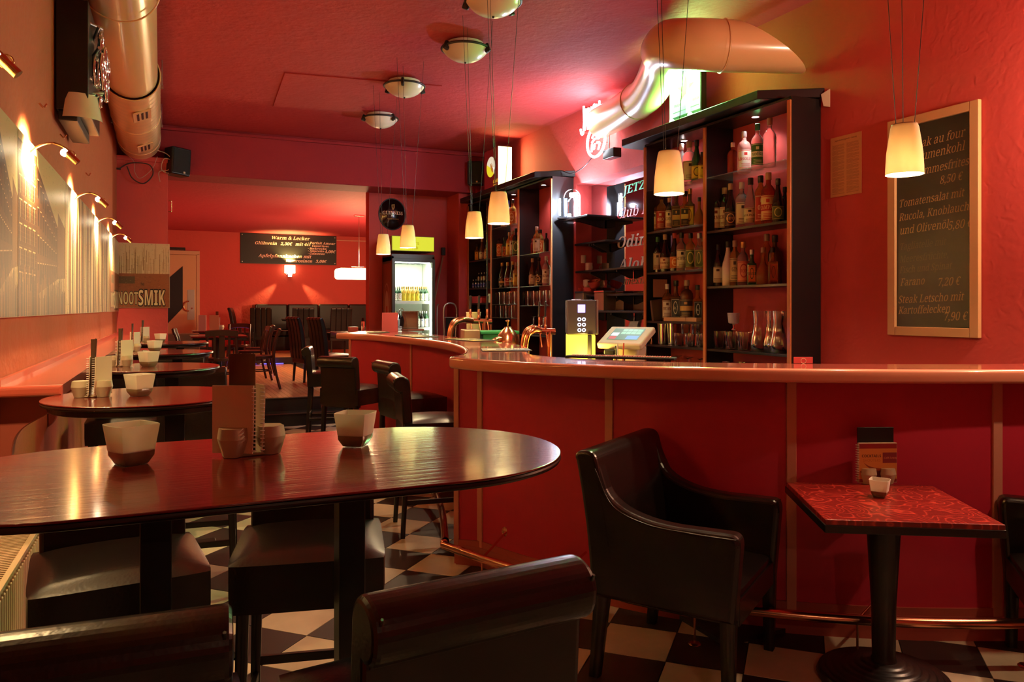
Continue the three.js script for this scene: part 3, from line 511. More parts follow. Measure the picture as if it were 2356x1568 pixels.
// far end of the bar: folded card, brochure stand, framed display
{
  const p = bt(897, 763), t = thing('table_card', 'dark red upright card at the far end of the bar', 'card', [p.x, BAR, p.z], -0.35);
  part(t, 'front', mv(box(0.17, 0.21, 0.004, 0.001, 0, 0.105, 0), 0, 0, 0.02, -0.12), std([0.3, 0.03, 0.03], 0.5)); part(t, 'rear', mv(box(0.17, 0.21, 0.004, 0.001, 0, 0.105, 0), 0, 0, -0.04, 0.15), std([0.3, 0.03, 0.03], 0.5));
  const q = bt(905, 760), c = thing('acrylic_stand', 'clear acrylic stand with dark emblem at the far end of the bar', 'stand', [q.x + 0.02, BAR, q.z + 0.28], -0.3);
  const s = new THREE.Shape(); s.moveTo(-0.07, 0); s.lineTo(0.07, 0); s.lineTo(0.035, 0.2); s.quadraticCurveTo(0.02, 0.26, -0.01, 0.26); s.quadraticCurveTo(-0.035, 0.25, -0.035, 0.2); s.closePath(); part(c, 'body', uvm(ext(s, 0.03, 0.006, 2)), M.clearGlass); part(c, 'emblem', mv(ext(shp([[-0.025, 0.06], [0.015, 0.05], [0.025, 0.12], [0.01, 0.17], [-0.02, 0.15]]), 0.004, 0.001), 0, 0, -0.006), M.black);
  const f = bt(952, 759), fr = thing('display_frame', 'small framed glass display box at the far end of the bar', 'display', [f.x - 0.12, BAR + 0.02, f.z + 0.25], -0.25); fr.scale.set(0.7, 0.8, 0.8);
  part(fr, 'frame', mg(box(0.26, 0.02, 0.1, 0.003, 0, 0.01, 0), box(0.26, 0.015, 0.1, 0.003, 0, 0.25, 0), box(0.015, 0.24, 0.1, 0.003, -0.122, 0.13, 0), box(0.02, 0.24, 0.1, 0.003, 0.12, 0.13, 0)), std([0.1, 0.05, 0.03], 0.4)); part(fr, 'glass', box(0.23, 0.22, 0.004, 0.001, 0, 0.13, 0.04), M.glass); part(fr, 'backing', box(0.23, 0.22, 0.004, 0, 0, 0.13, -0.04), std([0.35, 0.2, 0.12], 0.25, 0.6));
  part(fr, 'tray', box(0.36, 0.025, 0.16, 0.005, 0.04, -0.012, 0), std([0.2, 0.05, 0.03], 0.4));
}
// ---------- service island behind the bar with its machines ----------
struct('floor_bar', box(2.2, 0.02, 5.5, 0, 3.3, 0.01, -5.4), M.dark);
const worktop = solo('service_worktop', 'dark low worktop inside the curve of the bar', 'worktop', mg(box(0.9, 0.9, 1.15, 0.01, 2.95, 0.45, -5.12), box(0.42, 0.9, 2.5, 0.01, 2.62, 0.45, -6.35)), M.black);
const WT = 0.9;
function tapTower(x, z, turn, n, label) {
  const t = thing('beer_tap', label, 'beer tap', [x, WT, z], turn), c = M.copper; t.scale.set(0.72, 1, 0.9);
  for (let i = 0; i < 2; i++) part(t, 'swan_neck', mg(tube([[-0.24, 0.16, 0.08 - i * 0.16], [-0.245, 0.3, 0.08 - i * 0.16], [-0.2, 0.405, 0.08 - i * 0.16], [-0.1, 0.44, 0.06 - i * 0.13], [0.05, 0.43, 0]], 0.03, 28, 12)), c);
  part(t, 'cross_pipe', mg(rod([-0.05, 0.43, 0], [0.3, 0.42, 0], 0.026, 14), rod([0.2, 0, 0], [0.2, 0.43, 0], 0.03, 14), lathe([[0, 0.02], [0.06, 0.015], [0.07, 0], [0, 0]], 18).translate(0.2, 0, 0)), c);
  for (let i = 0; i < n; i++) { const tx = 0.02 + i * 0.11, k = part(t, 'tap_valve', mg(lathe([[0.0, 0.1], [0.016, 0.1], [0.018, 0.06], [0.012, 0.05], [0.02, 0.03], [0.024, 0], [0, 0]], 14).translate(tx, 0.44, 0), rod([tx, 0.42, 0.02], [tx + 0.02, 0.3, 0.06], 0.01, 8)), c); part(k, 'handle', mv(rbox(0.03, 0.13, 0.022, 0.008, 2), tx, 0.60, 0, 0, 0, -0.08), M.black); }
  return t;
}
tapTower(2.62, -6.76, -0.25, 3, 'copper beer tap with swan necks beside the green box');
tapTower(2.47, -5.0, -0.22, 2, 'copper beer tap with swan necks nearest the bar bulge').scale.set(0.42, 0.9, 0.8);
{
  const d = thing('tap_dome', 'polished copper dome with small knob between the two beer taps', 'dome', [2.58, WT, -5.78]);
  part(d, 'dome', lathe([[0.1, 0], [0.1, 0.2], [0.098, 0.26], [0.08, 0.33], [0.05, 0.37], [0.03, 0.385], [0.03, 0.395], [0, 0.4]], 28), M.copper); part(d, 'knob', lathe([[0, 0.455], [0.012, 0.452], [0.022, 0.445], [0.008, 0.435], [0.006, 0.395], [0, 0.395]], 14), M.brass); part(d, 'spout', tube([[-0.08, 0.3, 0.03], [-0.15, 0.28, 0.06], [-0.18, 0.15, 0.07]], 0.022, 16, 10), M.copper);
  const g = thing('storage_box', 'green plastic box with lid strap between the beer taps', 'box', [2.62, WT, -6.18], -0.25); const gm = std([0.02, 0.3, 0.09], 0.4); part(g, 'tub', mg(rbox(0.3, 0.3, 0.26, 0.02, 2, 0.04, 0.2, 0)), gm); part(g, 'rim', rbox(0.33, 0.03, 0.29, 0.01, 2, 0.04, 0.34, 0), gm); part(g, 'side_case', rbox(0.14, 0.33, 0.26, 0.01, 2, -0.2, 0.2, 0), std([0.45, 0.3, 0.18], 0.35, 0.6));
  solo('tub', 'pale yellow tub behind the far beer tap', 'tub', lathe([[0, 0], [0.06, 0], [0.07, 0.5], [0.075, 0.51], [0, 0.51]], 20), std([0.65, 0.55, 0.25], 0.5), [2.78, WT - 0.0, -7.05]);
}
{ // juice dispenser with glowing tank
  const t = thing('juice_dispenser', 'juice dispenser with glowing yellow tank and blue display behind the bar', 'dispenser', [2.93, WT, -5.2], R(-26));
  part(t, 'head', rbox(0.22, 0.26, 0.3, 0.012, 2, 0, 0.48, 0), std([0.1, 0.08, 0.09], 0.25, 0.4)); part(t, 'side_cover', rbox(0.02, 0.26, 0.28, 0.006, 2, 0.118, 0.48, -0.01), M.steel); part(t, 'tank_glow', rbox(0.21, 0.34, 0.28, 0.012, 2, 0, 0.18, -0.005), glow([1, 0.62, 0.05], 1.0, [0.6, 0.4, 0.05]));
  part(t, 'display_screen', box(0.055, 0.06, 0.006, 0.002, 0.0, 0.545, 0.151), glow([0.25, 0.2, 1], 2.2)); const bt2 = []; for (let i = 0; i < 6; i++) bt2.push(mv(new THREE.TorusGeometry(0.011, 0.0035, 6, 14), -0.016 + (i % 2) * 0.034, 0.465 - (i >> 1) * 0.04, 0.153)); part(t, 'button_light', mg(bt2), glow([0.85, 0.85, 1], 1.3)); part(t, 'spout', mg(rbox(0.03, 0.22, 0.03, 0.006, 2, 0.06, 0.24, 0.16), rbox(0.05, 0.05, 0.05, 0.008, 2, 0.06, 0.13, 0.165)), M.dark); part(t, 'base', rbox(0.26, 0.02, 0.36, 0.006, 2, 0, 0.01, 0.02), M.steel);
  const l = new THREE.PointLight(new THREE.Color(1, 0.7, 0.12), LUM.juice); l.position.set(2.93 - 0.1, WT + 0.2, -5.2 + 0.26); l.castShadow = true; scene.add(l);
  // touch screen till
  const p = thing('till', 'white touch-screen till tilted behind the bar beside the cabinets', 'till', [3.12, WT, -4.85], R(-60));
  const tex = canvasTex(256, 160, (x, w, h) => { x.fillStyle = '#2f7f5a'; x.fillRect(0, 0, w, h); x.fillStyle = '#c05040'; x.fillRect(8, 110, 60, 42); x.fillStyle = '#e8f0f0'; x.fillRect(8, 60, 60, 44); x.fillStyle = '#4aa0d0'; x.fillRect(150, 100, 98, 50); x.fillStyle = '#7fd0a0'; for (let i = 0; i < 8; i++) x.fillRect(80 + (i % 4) * 42, 12 + (i >> 2) * 36, 38, 30); });
  const hd = new THREE.Group(); hd.name = 'screen_head'; hd.position.set(0, 0.33, 0.0); hd.rotation.x = -1.1; p.add(hd);
  part(hd, 'case', rbox(0.36, 0.27, 0.05, 0.015, 2), std([0.62, 0.52, 0.38], 0.45)); const sc = new THREE.PlaneGeometry(0.25, 0.17).translate(0, 0.01, 0.0262); part(hd, 'screen', sc, new THREE.MeshStandardMaterial({ color: 0x050505, emissive: 0xffffff, emissiveMap: tex, emissiveIntensity: 0.6, roughness: 0.3 }));
  part(p, 'neck', mv(rbox(0.2, 0.26, 0.14, 0.02, 2), 0, 0.16, -0.04, -0.3), std([0.55, 0.45, 0.32], 0.5)); part(p, 'foot', rbox(0.3, 0.04, 0.26, 0.015, 2, 0, 0.02, 0), std([0.55, 0.45, 0.32], 0.5)); part(p, 'card_reader', rbox(0.09, 0.04, 0.05, 0.01, 2, -0.06, 0.23, 0.13), M.black);
  const led = thing('status_light', 'tiny bright blue status light beside the till', 'light', [3.4, 1.19, -5.0]); part(led, 'light_bulb', new THREE.SphereGeometry(0.008, 10, 8), glow([0.2, 0.15, 1], 9)); part(led, 'stem', rod([0, -0.29, 0], [0, -0.01, 0], 0.004), M.black); const bl = new THREE.PointLight(new THREE.Color(0.2, 0.15, 1), 0.03); bl.position.set(3.4, 1.19, -5.0); scene.add(bl);
}
{ // small things by the till
  const p = onX(1848, 832, 3.2), c = thing('table_card', 'small red upright card with ring emblem at the rear edge of the bar', 'card', [p.x, BAR + 0.001 - 0.0, bt(1848, 834).z], -0.4); c.position.copy(bt(1848, 836)); c.position.y = BAR + 0.001; part(c, 'card', box(0.09, 0.03, 0.003, 0.001, 0, 0.015, 0), std([0.5, 0.05, 0.05], 0.5)); part(c, 'emblem', mv(new THREE.TorusGeometry(0.012, 0.0012, 5, 16), 0, 0.012, 0.002), M.cream);
  const g = thing('pen_cup', 'clear cup of pens beside the till', 'cup', [2.98, WT + 0.001, -4.72]); part(g, 'cup', lathe([[0, 0.004], [0.035, 0.004], [0.04, 0.2], [0.042, 0.2], [0.038, 0], [0, 0]], 16), M.clearGlass); for (const [x, z, h, m] of [[0.01, 0.01, 0.3, std([0.6, 0.06, 0.04], 0.4)], [-0.015, 0, 0.28, M.black], [0.0, -0.015, 0.29, M.white]]) part(g, 'pen', rod([x, 0.01, z], [x * 2.2, h, z * 2], 0.005, 8), m);
}
// ================= tall bottle cabinets on the right wall =================
const XF = 4.16, CT = 3.0;
function cabinet(label, z0, z1, zs, shelves, cham) {   // z0 near end, z1 far end, zs the dividers between bays; shelves per bay, near bay first
  const t = thing('bottle_cabinet', label, 'cabinet', [XR, 0, 0]); const D = XR - XF, ed = [z0, ...zs, z1];
  ed.forEach((z, i) => { part(t, i === 0 || i === ed.length - 1 ? 'side_panel' : 'divider', box(D - 0.01, CT - 0.02, 0.03, 0.002, -D / 2, CT / 2, z + (i === 0 ? -0.015 : i === ed.length - 1 ? 0.015 : 0)), M.black); part(t, 'front_strip', box(0.014, CT - 0.06, 0.034, 0.003, -D - 0.002, CT / 2 - 0.01, z + (i === 0 ? -0.02 : i === ed.length - 1 ? 0.02 : 0)), M.orangeStrip); });
  const c = shp([[0, z0 + 0.03], [-0.41, z0 - 0.22], [-0.41, z1 - cham], [-0.35, z1 - cham - 0.06], [0, z1 - cham - 0.06]].map(([x, z]) => [x, -z]));
  const g = ext(c, 0.06, 0.004); g.rotateX(-PI / 2); part(t, 'cornice', mv(uvm(g), 0, CT + 0.005, 0), M.black);
  part(t, 'soffit', box(D - 0.01, 0.02, Math.abs(z1 - z0) - 0.02, 0.002, -D / 2, CT - 0.02, (z0 + z1) / 2), M.blackWood);
  for (let b = 0; b < ed.length - 1; b++) for (const [y, gl] of shelves[b]) part(t, 'shelf', box(D - 0.015, gl ? 0.008 : 0.02, ed[b] - ed[b + 1] - 0.034, 0.002, -D / 2, y - (gl ? 0.004 : 0.01), (ed[b] + ed[b + 1]) / 2), gl ? M.shelfGlass : M.blackWood);
  part(t, 'plinth', box(D - 0.02, 0.5, Math.abs(z1 - z0) - 0.06, 0.004, -D / 2, 0.26, (z0 + z1) / 2), M.black);
  return t;
}
M.shelfGlass = phys([0.85, 0.95, 0.88], 0.05, { transmission: 0.9, thickness: 0.0 });
cabinet('tall black open bottle cabinet standing nearest, right of the mirror', -4.28, -6.16, [-5.26], [[[2.54, 1], [2.09, 0], [1.63, 0], [1.11, 0], [0.74, 0]], [[2.55, 1], [2.16, 0], [1.78, 0], [1.33, 0], [1.11, 0], [0.82, 0]]], 0.2);
cabinet('tall black open bottle cabinet standing farther, left of the mirror', -8.05, -10.78, [-8.98, -9.88], [[[2.12, 1], [1.72, 1], [1.48, 1], [1.12, 0], [0.8, 0]], [[2.54, 1], [2.13, 1], [1.72, 1], [1.5, 1], [1.32, 1], [1.0, 0]], [[2.54, 1], [2.14, 0], [1.74, 0], [1.52, 0], [1.1, 0]]], 0.0);
// small spotlights in the cabinet ceilings
function downlight(px, py, label, x = 4.3) {
  const z = onX(px, py, x).z, t = thing('downlight', label, 'spotlight', [x, CT - 0.03, z]);
  part(t, 'ring', mv(new THREE.TorusGeometry(0.032, 0.006, 6, 20).rotateX(PI / 2), 0, -0.003, 0), M.chrome); part(t, 'light_lens', cyl(0.028, 0.028, 0.006, 18, 0, -0.004, 0), glow([0.85, 0.88, 1], 6));
  const l = new THREE.SpotLight(new THREE.Color(0.95, 0.85, 0.85), LUM.downlight, 0, R(62), 0.6); l.position.set(x, CT - 0.045, z); l.target.position.set(x, 0, z); l.castShadow = true; scene.add(l, l.target);
}
downlight(1738, 270, 'small bright spotlight in the near cabinet over its right bay'); downlight(1574, 323, 'small bright spotlight in the near cabinet over its left bay', 4.32);
downlight(1251, 428, 'small bright spotlight in the far cabinet over its right bay'); downlight(1182, 452, 'small bright spotlight in the far cabinet over its middle bay');

// ---------- bottles ----------
const glassOf = {}; const tint = (k) => glassOf[k] ??= ({
  clear: () => phys([0.96, 0.95, 0.92], 0.04, { transmission: 0.9, thickness: 0.05, ior: 1.35 }), amber: () => phys([0.75, 0.30, 0.06], 0.06, { transmission: 0.8, thickness: 0.05, ior: 1.35 }), gold: () => phys([0.9, 0.6, 0.15], 0.06, { transmission: 0.8, thickness: 0.05, ior: 1.35 }),
  dark: () => phys([0.02, 0.012, 0.01], 0.12), green: () => phys([0.02, 0.07, 0.03], 0.1), red: () => phys([0.65, 0.1, 0.05], 0.08, { transmission: 0.7, thickness: 0.05, ior: 1.35 }), white: () => phys([0.75, 0.68, 0.55], 0.25), brown: () => phys([0.14, 0.045, 0.015], 0.1, { transmission: 0.3, thickness: 0.05 }), blue: () => phys([0.15, 0.2, 0.6], 0.1, { transmission: 0.6, thickness: 0.05 }), rose: () => phys([0.9, 0.45, 0.38], 0.3, { transmission: 0.7, thickness: 0.05, ior: 1.35 }),
})[k]();
const capM = {}; const capOf = k => capM[k] ??= std({ black: [0.015, 0.013, 0.012], silver: [0.7, 0.68, 0.65], gold: [0.7, 0.45, 0.15], red: [0.5, 0.05, 0.03], green: [0.03, 0.2, 0.05], white: [0.75, 0.7, 0.6], cork: [0.42, 0.24, 0.12], tan: [0.5, 0.32, 0.18], blue: [0.05, 0.08, 0.4] }[k], 0.35, k === 'silver' || k === 'gold' ? 0.8 : 0);
const labM = {};
function labelMat(bg, fg, words, deco) {
  const key = bg + fg + words + deco;
  return labM[key] ??= std([1, 1, 1], 0.55, 0, { map: canvasTex(128, 128, (x, w, h) => {
    x.fillStyle = bg; x.fillRect(0, 0, w, h); x.strokeStyle = fg; x.lineWidth = 3; x.strokeRect(6, 6, w - 12, h - 12);
    if (deco === 'oval') { x.fillStyle = fg; x.beginPath(); x.ellipse(64, 60, 34, 44, 0, 0, 7); x.fill(); x.fillStyle = bg; x.beginPath(); x.ellipse(64, 60, 26, 36, 0, 0, 7); x.fill(); }
    if (deco === 'band') { x.fillStyle = fg; x.fillRect(0, 46, w, 34); x.fillStyle = bg; }
    else x.fillStyle = fg;
    x.textAlign = 'center'; if (words) { x.font = 'bold ' + Math.min(30, 190 / words.length) + 'px serif'; x.fillText(words, 64, 72); }
    if (deco !== 'oval') { x.fillStyle = fg; for (let i = 0; i < 3; i++) x.fillRect(30, 94 + i * 8, 68, 2.5); x.fillRect(52, 18, 24, 18); }
  }) });
}
// silhouettes for a height of 1: [radius, y] up to the lip; neck radius for the cap
const SIL = {
  bord: [[0.128, 0], [0.135, 0.02], [0.135, 0.60], [0.128, 0.66], [0.085, 0.73], [0.05, 0.77], [0.045, 0.82], [0.045, 0.93]], slope: [[0.12, 0], [0.128, 0.02], [0.128, 0.42], [0.115, 0.52], [0.07, 0.68], [0.045, 0.8], [0.042, 0.93]],
  vodka: [[0.15, 0], [0.16, 0.02], [0.16, 0.58], [0.15, 0.67], [0.115, 0.74], [0.06, 0.775], [0.055, 0.8], [0.055, 0.92]], round: [[0.17, 0], [0.195, 0.03], [0.20, 0.22], [0.185, 0.36], [0.11, 0.52], [0.06, 0.62], [0.052, 0.7], [0.052, 0.9]],
  tall: [[0.11, 0], [0.115, 0.02], [0.115, 0.66], [0.10, 0.72], [0.06, 0.77], [0.042, 0.82], [0.042, 0.94]], square: null, milk: [[0.14, 0], [0.15, 0.02], [0.148, 0.5], [0.13, 0.6], [0.075, 0.74], [0.06, 0.8], [0.055, 0.92]],
};
const geoC = {};
function bottleGeo(type) {
  return geoC[type] ??= (() => {
    const s = SIL[type]; let body, r = 0.13, lo = 0.1, hi = 0.5, neck = 0.05;
    if (type === 'square') { body = mg(rbox(0.25, 0.62, 0.19, 0.03, 2, 0, 0.31, 0), lathe([[0.09, 0.6], [0.07, 0.66], [0.05, 0.70], [0.048, 0.78], [0.05, 0.92], [0, 0.92]], 14)); neck = 0.05; hi = 0.55; }
    else { body = lathe([[0, 0.001], ...s, [0, s.at(-1)[1]]], 18); r = s[1][0]; neck = s.at(-1)[0]; hi = s[2][1] * 0.92; lo = 0.09; }
    const cap = lathe([[0, 0.86], [neck + 0.012, 0.86], [neck + 0.013, 0.99], [neck + 0.006, 1], [0, 1]], 14);
    const lab = type === 'square' ? box(0.2, hi - 0.08, 0.004, 0, 0, (hi + 0.08) / 2, 0.098).toNonIndexed() : new THREE.CylinderGeometry(r + 0.004, r + 0.004, hi - lo, 14, 1, true, -1.25, 2.5).translate(0, (hi + lo) / 2, 0);
    if (type === 'square') { const p = new THREE.PlaneGeometry(0.2, hi - 0.08).translate(0, (hi + 0.08) / 2, 0.0985); return { body, cap, lab: p }; }
    return { body, cap, lab };
  })();
}
const ORD = ['first', 'second', 'third', 'fourth', 'fifth', 'sixth', 'seventh', 'eighth', 'ninth'];
function bottleRow(where, y, x, list) {
  list.forEach(([px, top, type, glass, cap, lab, desc, dx], i) => {
    const at = onX(px, 708, x + (dx || 0)), d = at.x * SY - at.z * CY, h = EYE + (708 - top) * d / FOCAL - y;
    const t = thing('bottle', `${desc}, ${ORD[i]} from left, ${where}`, 'bottle', [x + (dx || 0), y + 0.0005, at.z], R(-38) + (hash(px, top) - 0.5) * 0.4); const g = bottleGeo(type);
    t.scale.set(h * (type === 'round' ? 0.95 : 1), h, h);
    if (h < 0.2) t.scale.x = t.scale.z = h * 1.15;
    part(t, 'body', g.body, tint(glass)); part(t, 'cap', g.cap, capOf(cap)); if (lab) part(t, 'label', g.lab, lab);
  });
}
const L = labelMat, W1 = L('#e3d3ae', '#7a2418', 'VERMUT', ''), W2 = L('#d9c8a0', '#40230f', '', ''), W3 = L('#e8d9b4', '#1c1a18', 'SCOTCH', ''), MO = L('#dcc9a0', '#3a1a10', 'MOLINARI', ''), CA = L('#e6c98a', '#b32014', 'CAMPARI', 'band'), RO = L('#3a1710', '#e0b070', 'NDTI', 'oval'), GR = L('#2e6b22', '#e9e2c0', 'vodka', 'band'), RD = L('#e9dcc8', '#c92a1e', 'ABSOLUT', ''), GB = L('#4a5a20', '#d8d070', '', 'oval'), BJ = L('#1c1c1c', '#d9cfb4', 'No. 7', 'oval'), OR = L('#c7691d', '#f0d9a0', 'RUM', 'oval'), PK = L('#d98a5e', '#a03520', 'RON', 'oval'), TQ = L('#b9a36a', '#3c2a10', 'GIN', ''), HC = L('#d8b83a', '#5a3a08', '', 'oval'), JG = L('#d2742a', '#183018', 'KRÄUTER', 'oval'), BX = L('#c05a2a', '#54200c', '', 'oval'), BE = L('#e8dcc6', '#6b2f1a', 'BEAM', ''), YE = L('#e3c23a', '#7a5a10', '', ''), BK = L('#2a221c', '#c9a45a', '', 'band'), RR = L('#a8231a', '#f0dcb4', 'ORO', '');
const NR = "near cabinet's right bay", NL = "near cabinet's left bay", FR = "far cabinet's right bay", FM = "far cabinet's middle bay", FL = "far cabinet's left bay";
bottleRow('top shelf, ' + NR, 2.54, 4.30, [[1686, 328, 'vodka', 'red', 'silver', null, 'small ruby bottle'], [1712, 303, 'vodka', 'rose', 'silver', RD, 'rose clear bottle with red lettering'], [1743, 285, 'bord', 'clear', 'green', GR, 'clear bottle with green cap'], [1771, 272, 'bord', 'clear', 'cork', null, 'clear bottle with dark stopper']]);
bottleRow('second shelf, ' + NR, 2.09, 4.29, [[1648, 435, 'bord', 'dark', 'tan', W1, 'dark bottle with white label'], [1667, 432, 'bord', 'dark', 'tan', W1, 'dark bottle with white label', 0.05], [1681, 422, 'slope', 'dark', 'tan', RO, 'dark bottle with orange disc label'], [1707, 419, 'bord', 'clear', 'white', W2, 'pale-capped clear bottle'], [1727, 409, 'slope', 'clear', 'black', MO, 'clear bottle with black cap'], [1750, 404, 'tall', 'amber', 'black', RR, 'slim red-brown bottle'], [1768, 397, 'bord', 'red', 'tan', CA, 'red bottle with orange label'], [1790, 411, 'slope', 'dark', 'black', GB, 'black bottle with green label'], [1806, 430, 'bord', 'dark', 'black', null, 'black bottle half behind the edge', 0.08]]);
bottleRow('third shelf, ' + NR, 1.63, 4.29, [[1652, 562, 'milk', 'dark', 'black', W2, 'dark bottle with cream label'], [1675, 555, 'slope', 'white', 'black', null, 'white bottle with black cap'], [1691, 553, 'tall', 'gold', 'tan', TQ, 'brown-gold bottle'], [1710, 556, 'bord', 'clear', 'gold', PK, 'clear bottle with pink-orange label'], [1730, 574, 'square', 'green', 'silver', JG, 'squat dark bottle with framed label'], [1756, 569, 'round', 'amber', 'cork', null, 'round amber decanter'], [1764, 538, 'tall', 'amber', 'cork', null, 'tall amber bottle in back', 0.09], [1778, 569, 'square', 'amber', 'black', BX, 'square bottle with red label'], [1783, 541, 'bord', 'brown', 'black', null, 'tall brown bottle in back', 0.1], [1801, 531, 'tall', 'clear', 'black', GB, 'tall clear bottle with green label']].slice(0, 9));
bottleRow('top shelf, ' + NL, 2.55, 4.31, [[1568, 331, 'slope', 'clear', 'silver', null, 'clear bottle with silver cap'], [1586, 326, 'vodka', 'clear', 'tan', W2, 'clear bottle with tan cap'], [1603, 322, 'slope', 'green', 'black', HC, 'dark green bottle with oval label'], [1615, 350, 'bord', 'brown', 'black', YE, 'brown bottle at the edge']]);
bottleRow('second shelf, ' + NL, 2.16, 4.29, [[1508, 449, 'bord', 'brown', 'black', W2, 'brown bottle with small label'], [1522, 447, 'bord', 'amber', 'black', RR, 'amber bottle'], [1540, 455, 'tall', 'dark', 'tan', W3, 'dark bottle with tall white tag'], [1556, 440, 'square', 'brown', 'black', BK, 'square bottle with slanted band'], [1576, 440, 'square', 'amber', 'black', BK, 'amber square bottle'], [1587, 434, 'square', 'brown', 'gold', HC, 'square bottle with gold foot label', 0.04], [1609, 454, 'round', 'amber', 'black', null, 'round amber bottle']]);
bottleRow('third shelf, ' + NL, 1.78, 4.29, [[1513, 545, 'bord', 'dark', 'green', W2, 'dark bottle with cream label'], [1530, 539, 'slope', 'dark', 'tan', W1, 'dark bottle with white label'], [1552, 536, 'slope', 'dark', 'red', OR, 'dark bottle with orange label'], [1568, 535, 'bord', 'clear', 'black', W3, 'clear bottle with pale label'], [1589, 536, 'bord', 'gold', 'black', GB, 'golden bottle with round label'], [1609, 536, 'square', 'clear', 'silver', GB, 'clear square bottle'], [1618, 545, 'bord', 'gold', 'tan', YE, 'yellow bottle at the edge', 0.06]]);
bottleRow('fourth shelf, ' + NL, 1.33, 4.30, [[1535, 653, 'bord', 'amber', 'white', BE, 'white-capped bottle'], [1555, 645, 'square', 'brown', 'black', BJ, 'square bottle with black label'], [1580, 644, 'vodka', 'brown', 'tan', BK, 'broad bottle with wide stopper'], [1605, 655, 'square', 'amber', 'black', BJ, 'square bottle with grey label']]);
bottleRow('upper shelf, ' + FR, 2.12, 4.28, [[1225, 549, 'tall', 'red', 'red', null, 'small red bottle'], [1235, 521, 'bord', 'amber', 'white', W2, 'amber bottle with white cap'], [1244, 528, 'bord', 'gold', 'black', OR, 'golden bottle', 0.05], [1257, 536, 'bord', 'dark', 'black', null, 'black bottle']]);
bottleRow('middle shelf, ' + FR, 1.72, 4.28, [[1225, 594, 'slope', 'brown', 'tan', W2, 'brown bottle with cream label'], [1240, 592, 'slope', 'dark', 'black', RO, 'dark bottle with round label', 0.05], [1257, 589, 'bord', 'clear', 'white', BE, 'clear bottle with white cap'], [1232, 640, 'tall', 'gold', 'gold', null, 'very small golden bottle', -0.07]]);
bottleRow('top shelf, ' + FM, 2.54, 4.29, [[1160, 470, 'bord', 'amber', 'tan', W1, 'amber bottle'], [1169, 461, 'bord', 'clear', 'blue', W3, 'clear bottle with blue neck'], [1180, 459, 'bord', 'gold', 'black', OR, 'golden bottle with dark cap']]);
bottleRow('second shelf, ' + FM, 2.13, 4.28, [[1148, 533, 'bord', 'dark', 'black', OR, 'dark bottle with orange label'], [1161, 546, 'square', 'green', 'black', JG, 'squat green bottle with pale label'], [1172, 534, 'bord', 'gold', 'tan', YE, 'golden bottle'], [1180, 530, 'tall', 'amber', 'tan', W2, 'slim amber bottle'], [1187, 525, 'bord', 'dark', 'black', GB, 'dark bottle at the edge']]);
bottleRow('third shelf, ' + FM, 1.72, 4.28, [[1145, 628, 'tall', 'red', 'red', null, 'short red bottle'], [1155, 604, 'slope', 'dark', 'gold', BK, 'dark wine bottle'], [1168, 603, 'slope', 'brown', 'gold', RR, 'brown bottle with red label'], [1180, 601, 'slope', 'dark', 'gold', BK, 'dark bottle with gold slash'], [1188, 603, 'bord', 'gold', 'tan', YE, 'golden bottle at the edge']]);
bottleRow('upper shelf, ' + FL, 2.14, 4.28, [[1097, 561, 'square', 'gold', 'black', YE, 'square bottle with yellow label'], [1109, 549, 'slope', 'brown', 'tan', W2, 'tall brown bottle'], [1119, 563, 'bord', 'gold', 'black', OR, 'golden bottle']]);
{ // miniatures in two rows on the far bay, and small boxes below
  let n = 0; for (let r = 0; r < 2; r++) for (let i = 0; i < 6; i++) {
    const at = onX(1089 + i * 6.4, 708, 4.22 + r * 0.09), t = thing('miniature_bottle', `tiny liqueur bottle, ${ORD[i]} from left in the ${r ? 'rear upper' : 'front lower'} row, far cabinet's left bay`, 'bottle', [at.x, 1.74 + (r ? 0.10 : 0), at.z], R(-38), 'miniature bottles in the far cabinet'), g = bottleGeo('bord'); t.scale.setScalar(0.13); part(t, 'body', g.body, tint('dark')); part(t, 'cap', g.cap, capOf('white')); part(t, 'label', g.lab, r ? W2 : L('#3a3a9a', '#e8e0d0', '', ''));
  }
  solo('step_riser', 'small dark riser under the rear miniature bottles', 'riser', box(0.08, 0.1, 0.6, 0.003, 0, 0.05, 0), M.black, [4.33, 1.74, -10.36]);
  const rb = std([0.5, 0.05, 0.06], 0.5); solo('carton', 'long red carton on the low shelf of the far cabinet', 'carton', box(0.16, 0.1, 0.3, 0.004, 0, 0.05, 0), rb, [4.26, 1.52, -10.58]); solo('carton', 'smaller red carton leaning beside a pale card in the far cabinet', 'carton', box(0.14, 0.075, 0.14, 0.004, 0, 0.0375, 0), rb, [4.24, 1.52, -10.33]);
  const cd = solo('card', 'pale square card leaning on the low shelf of the far cabinet', 'card', mv(box(0.01, 0.13, 0.16, 0.002, 0, 0.065, 0), 0, 0, 0, 0, 0, -0.25), std([0.7, 0.66, 0.45], 0.6), [4.22, 1.525, -10.12]);
  const ps = thing('perforated_strip', 'black perforated upright strip on the front of the far cabinet', 'strip', [4.135, 1.62, -9.97]); part(ps, 'strip', box(0.01, 1.3, 0.05, 0.002, 0, 0.65, 0), M.black); for (let i = 0; i < 11; i++) part(ps, 'hole', mv(cyl(0.012, 0.012, 0.004, 12).rotateZ(PI / 2), -0.006, 0.1 + i * 0.11, 0), std([0.35, 0.22, 0.06], 0.3, 0.8));
}
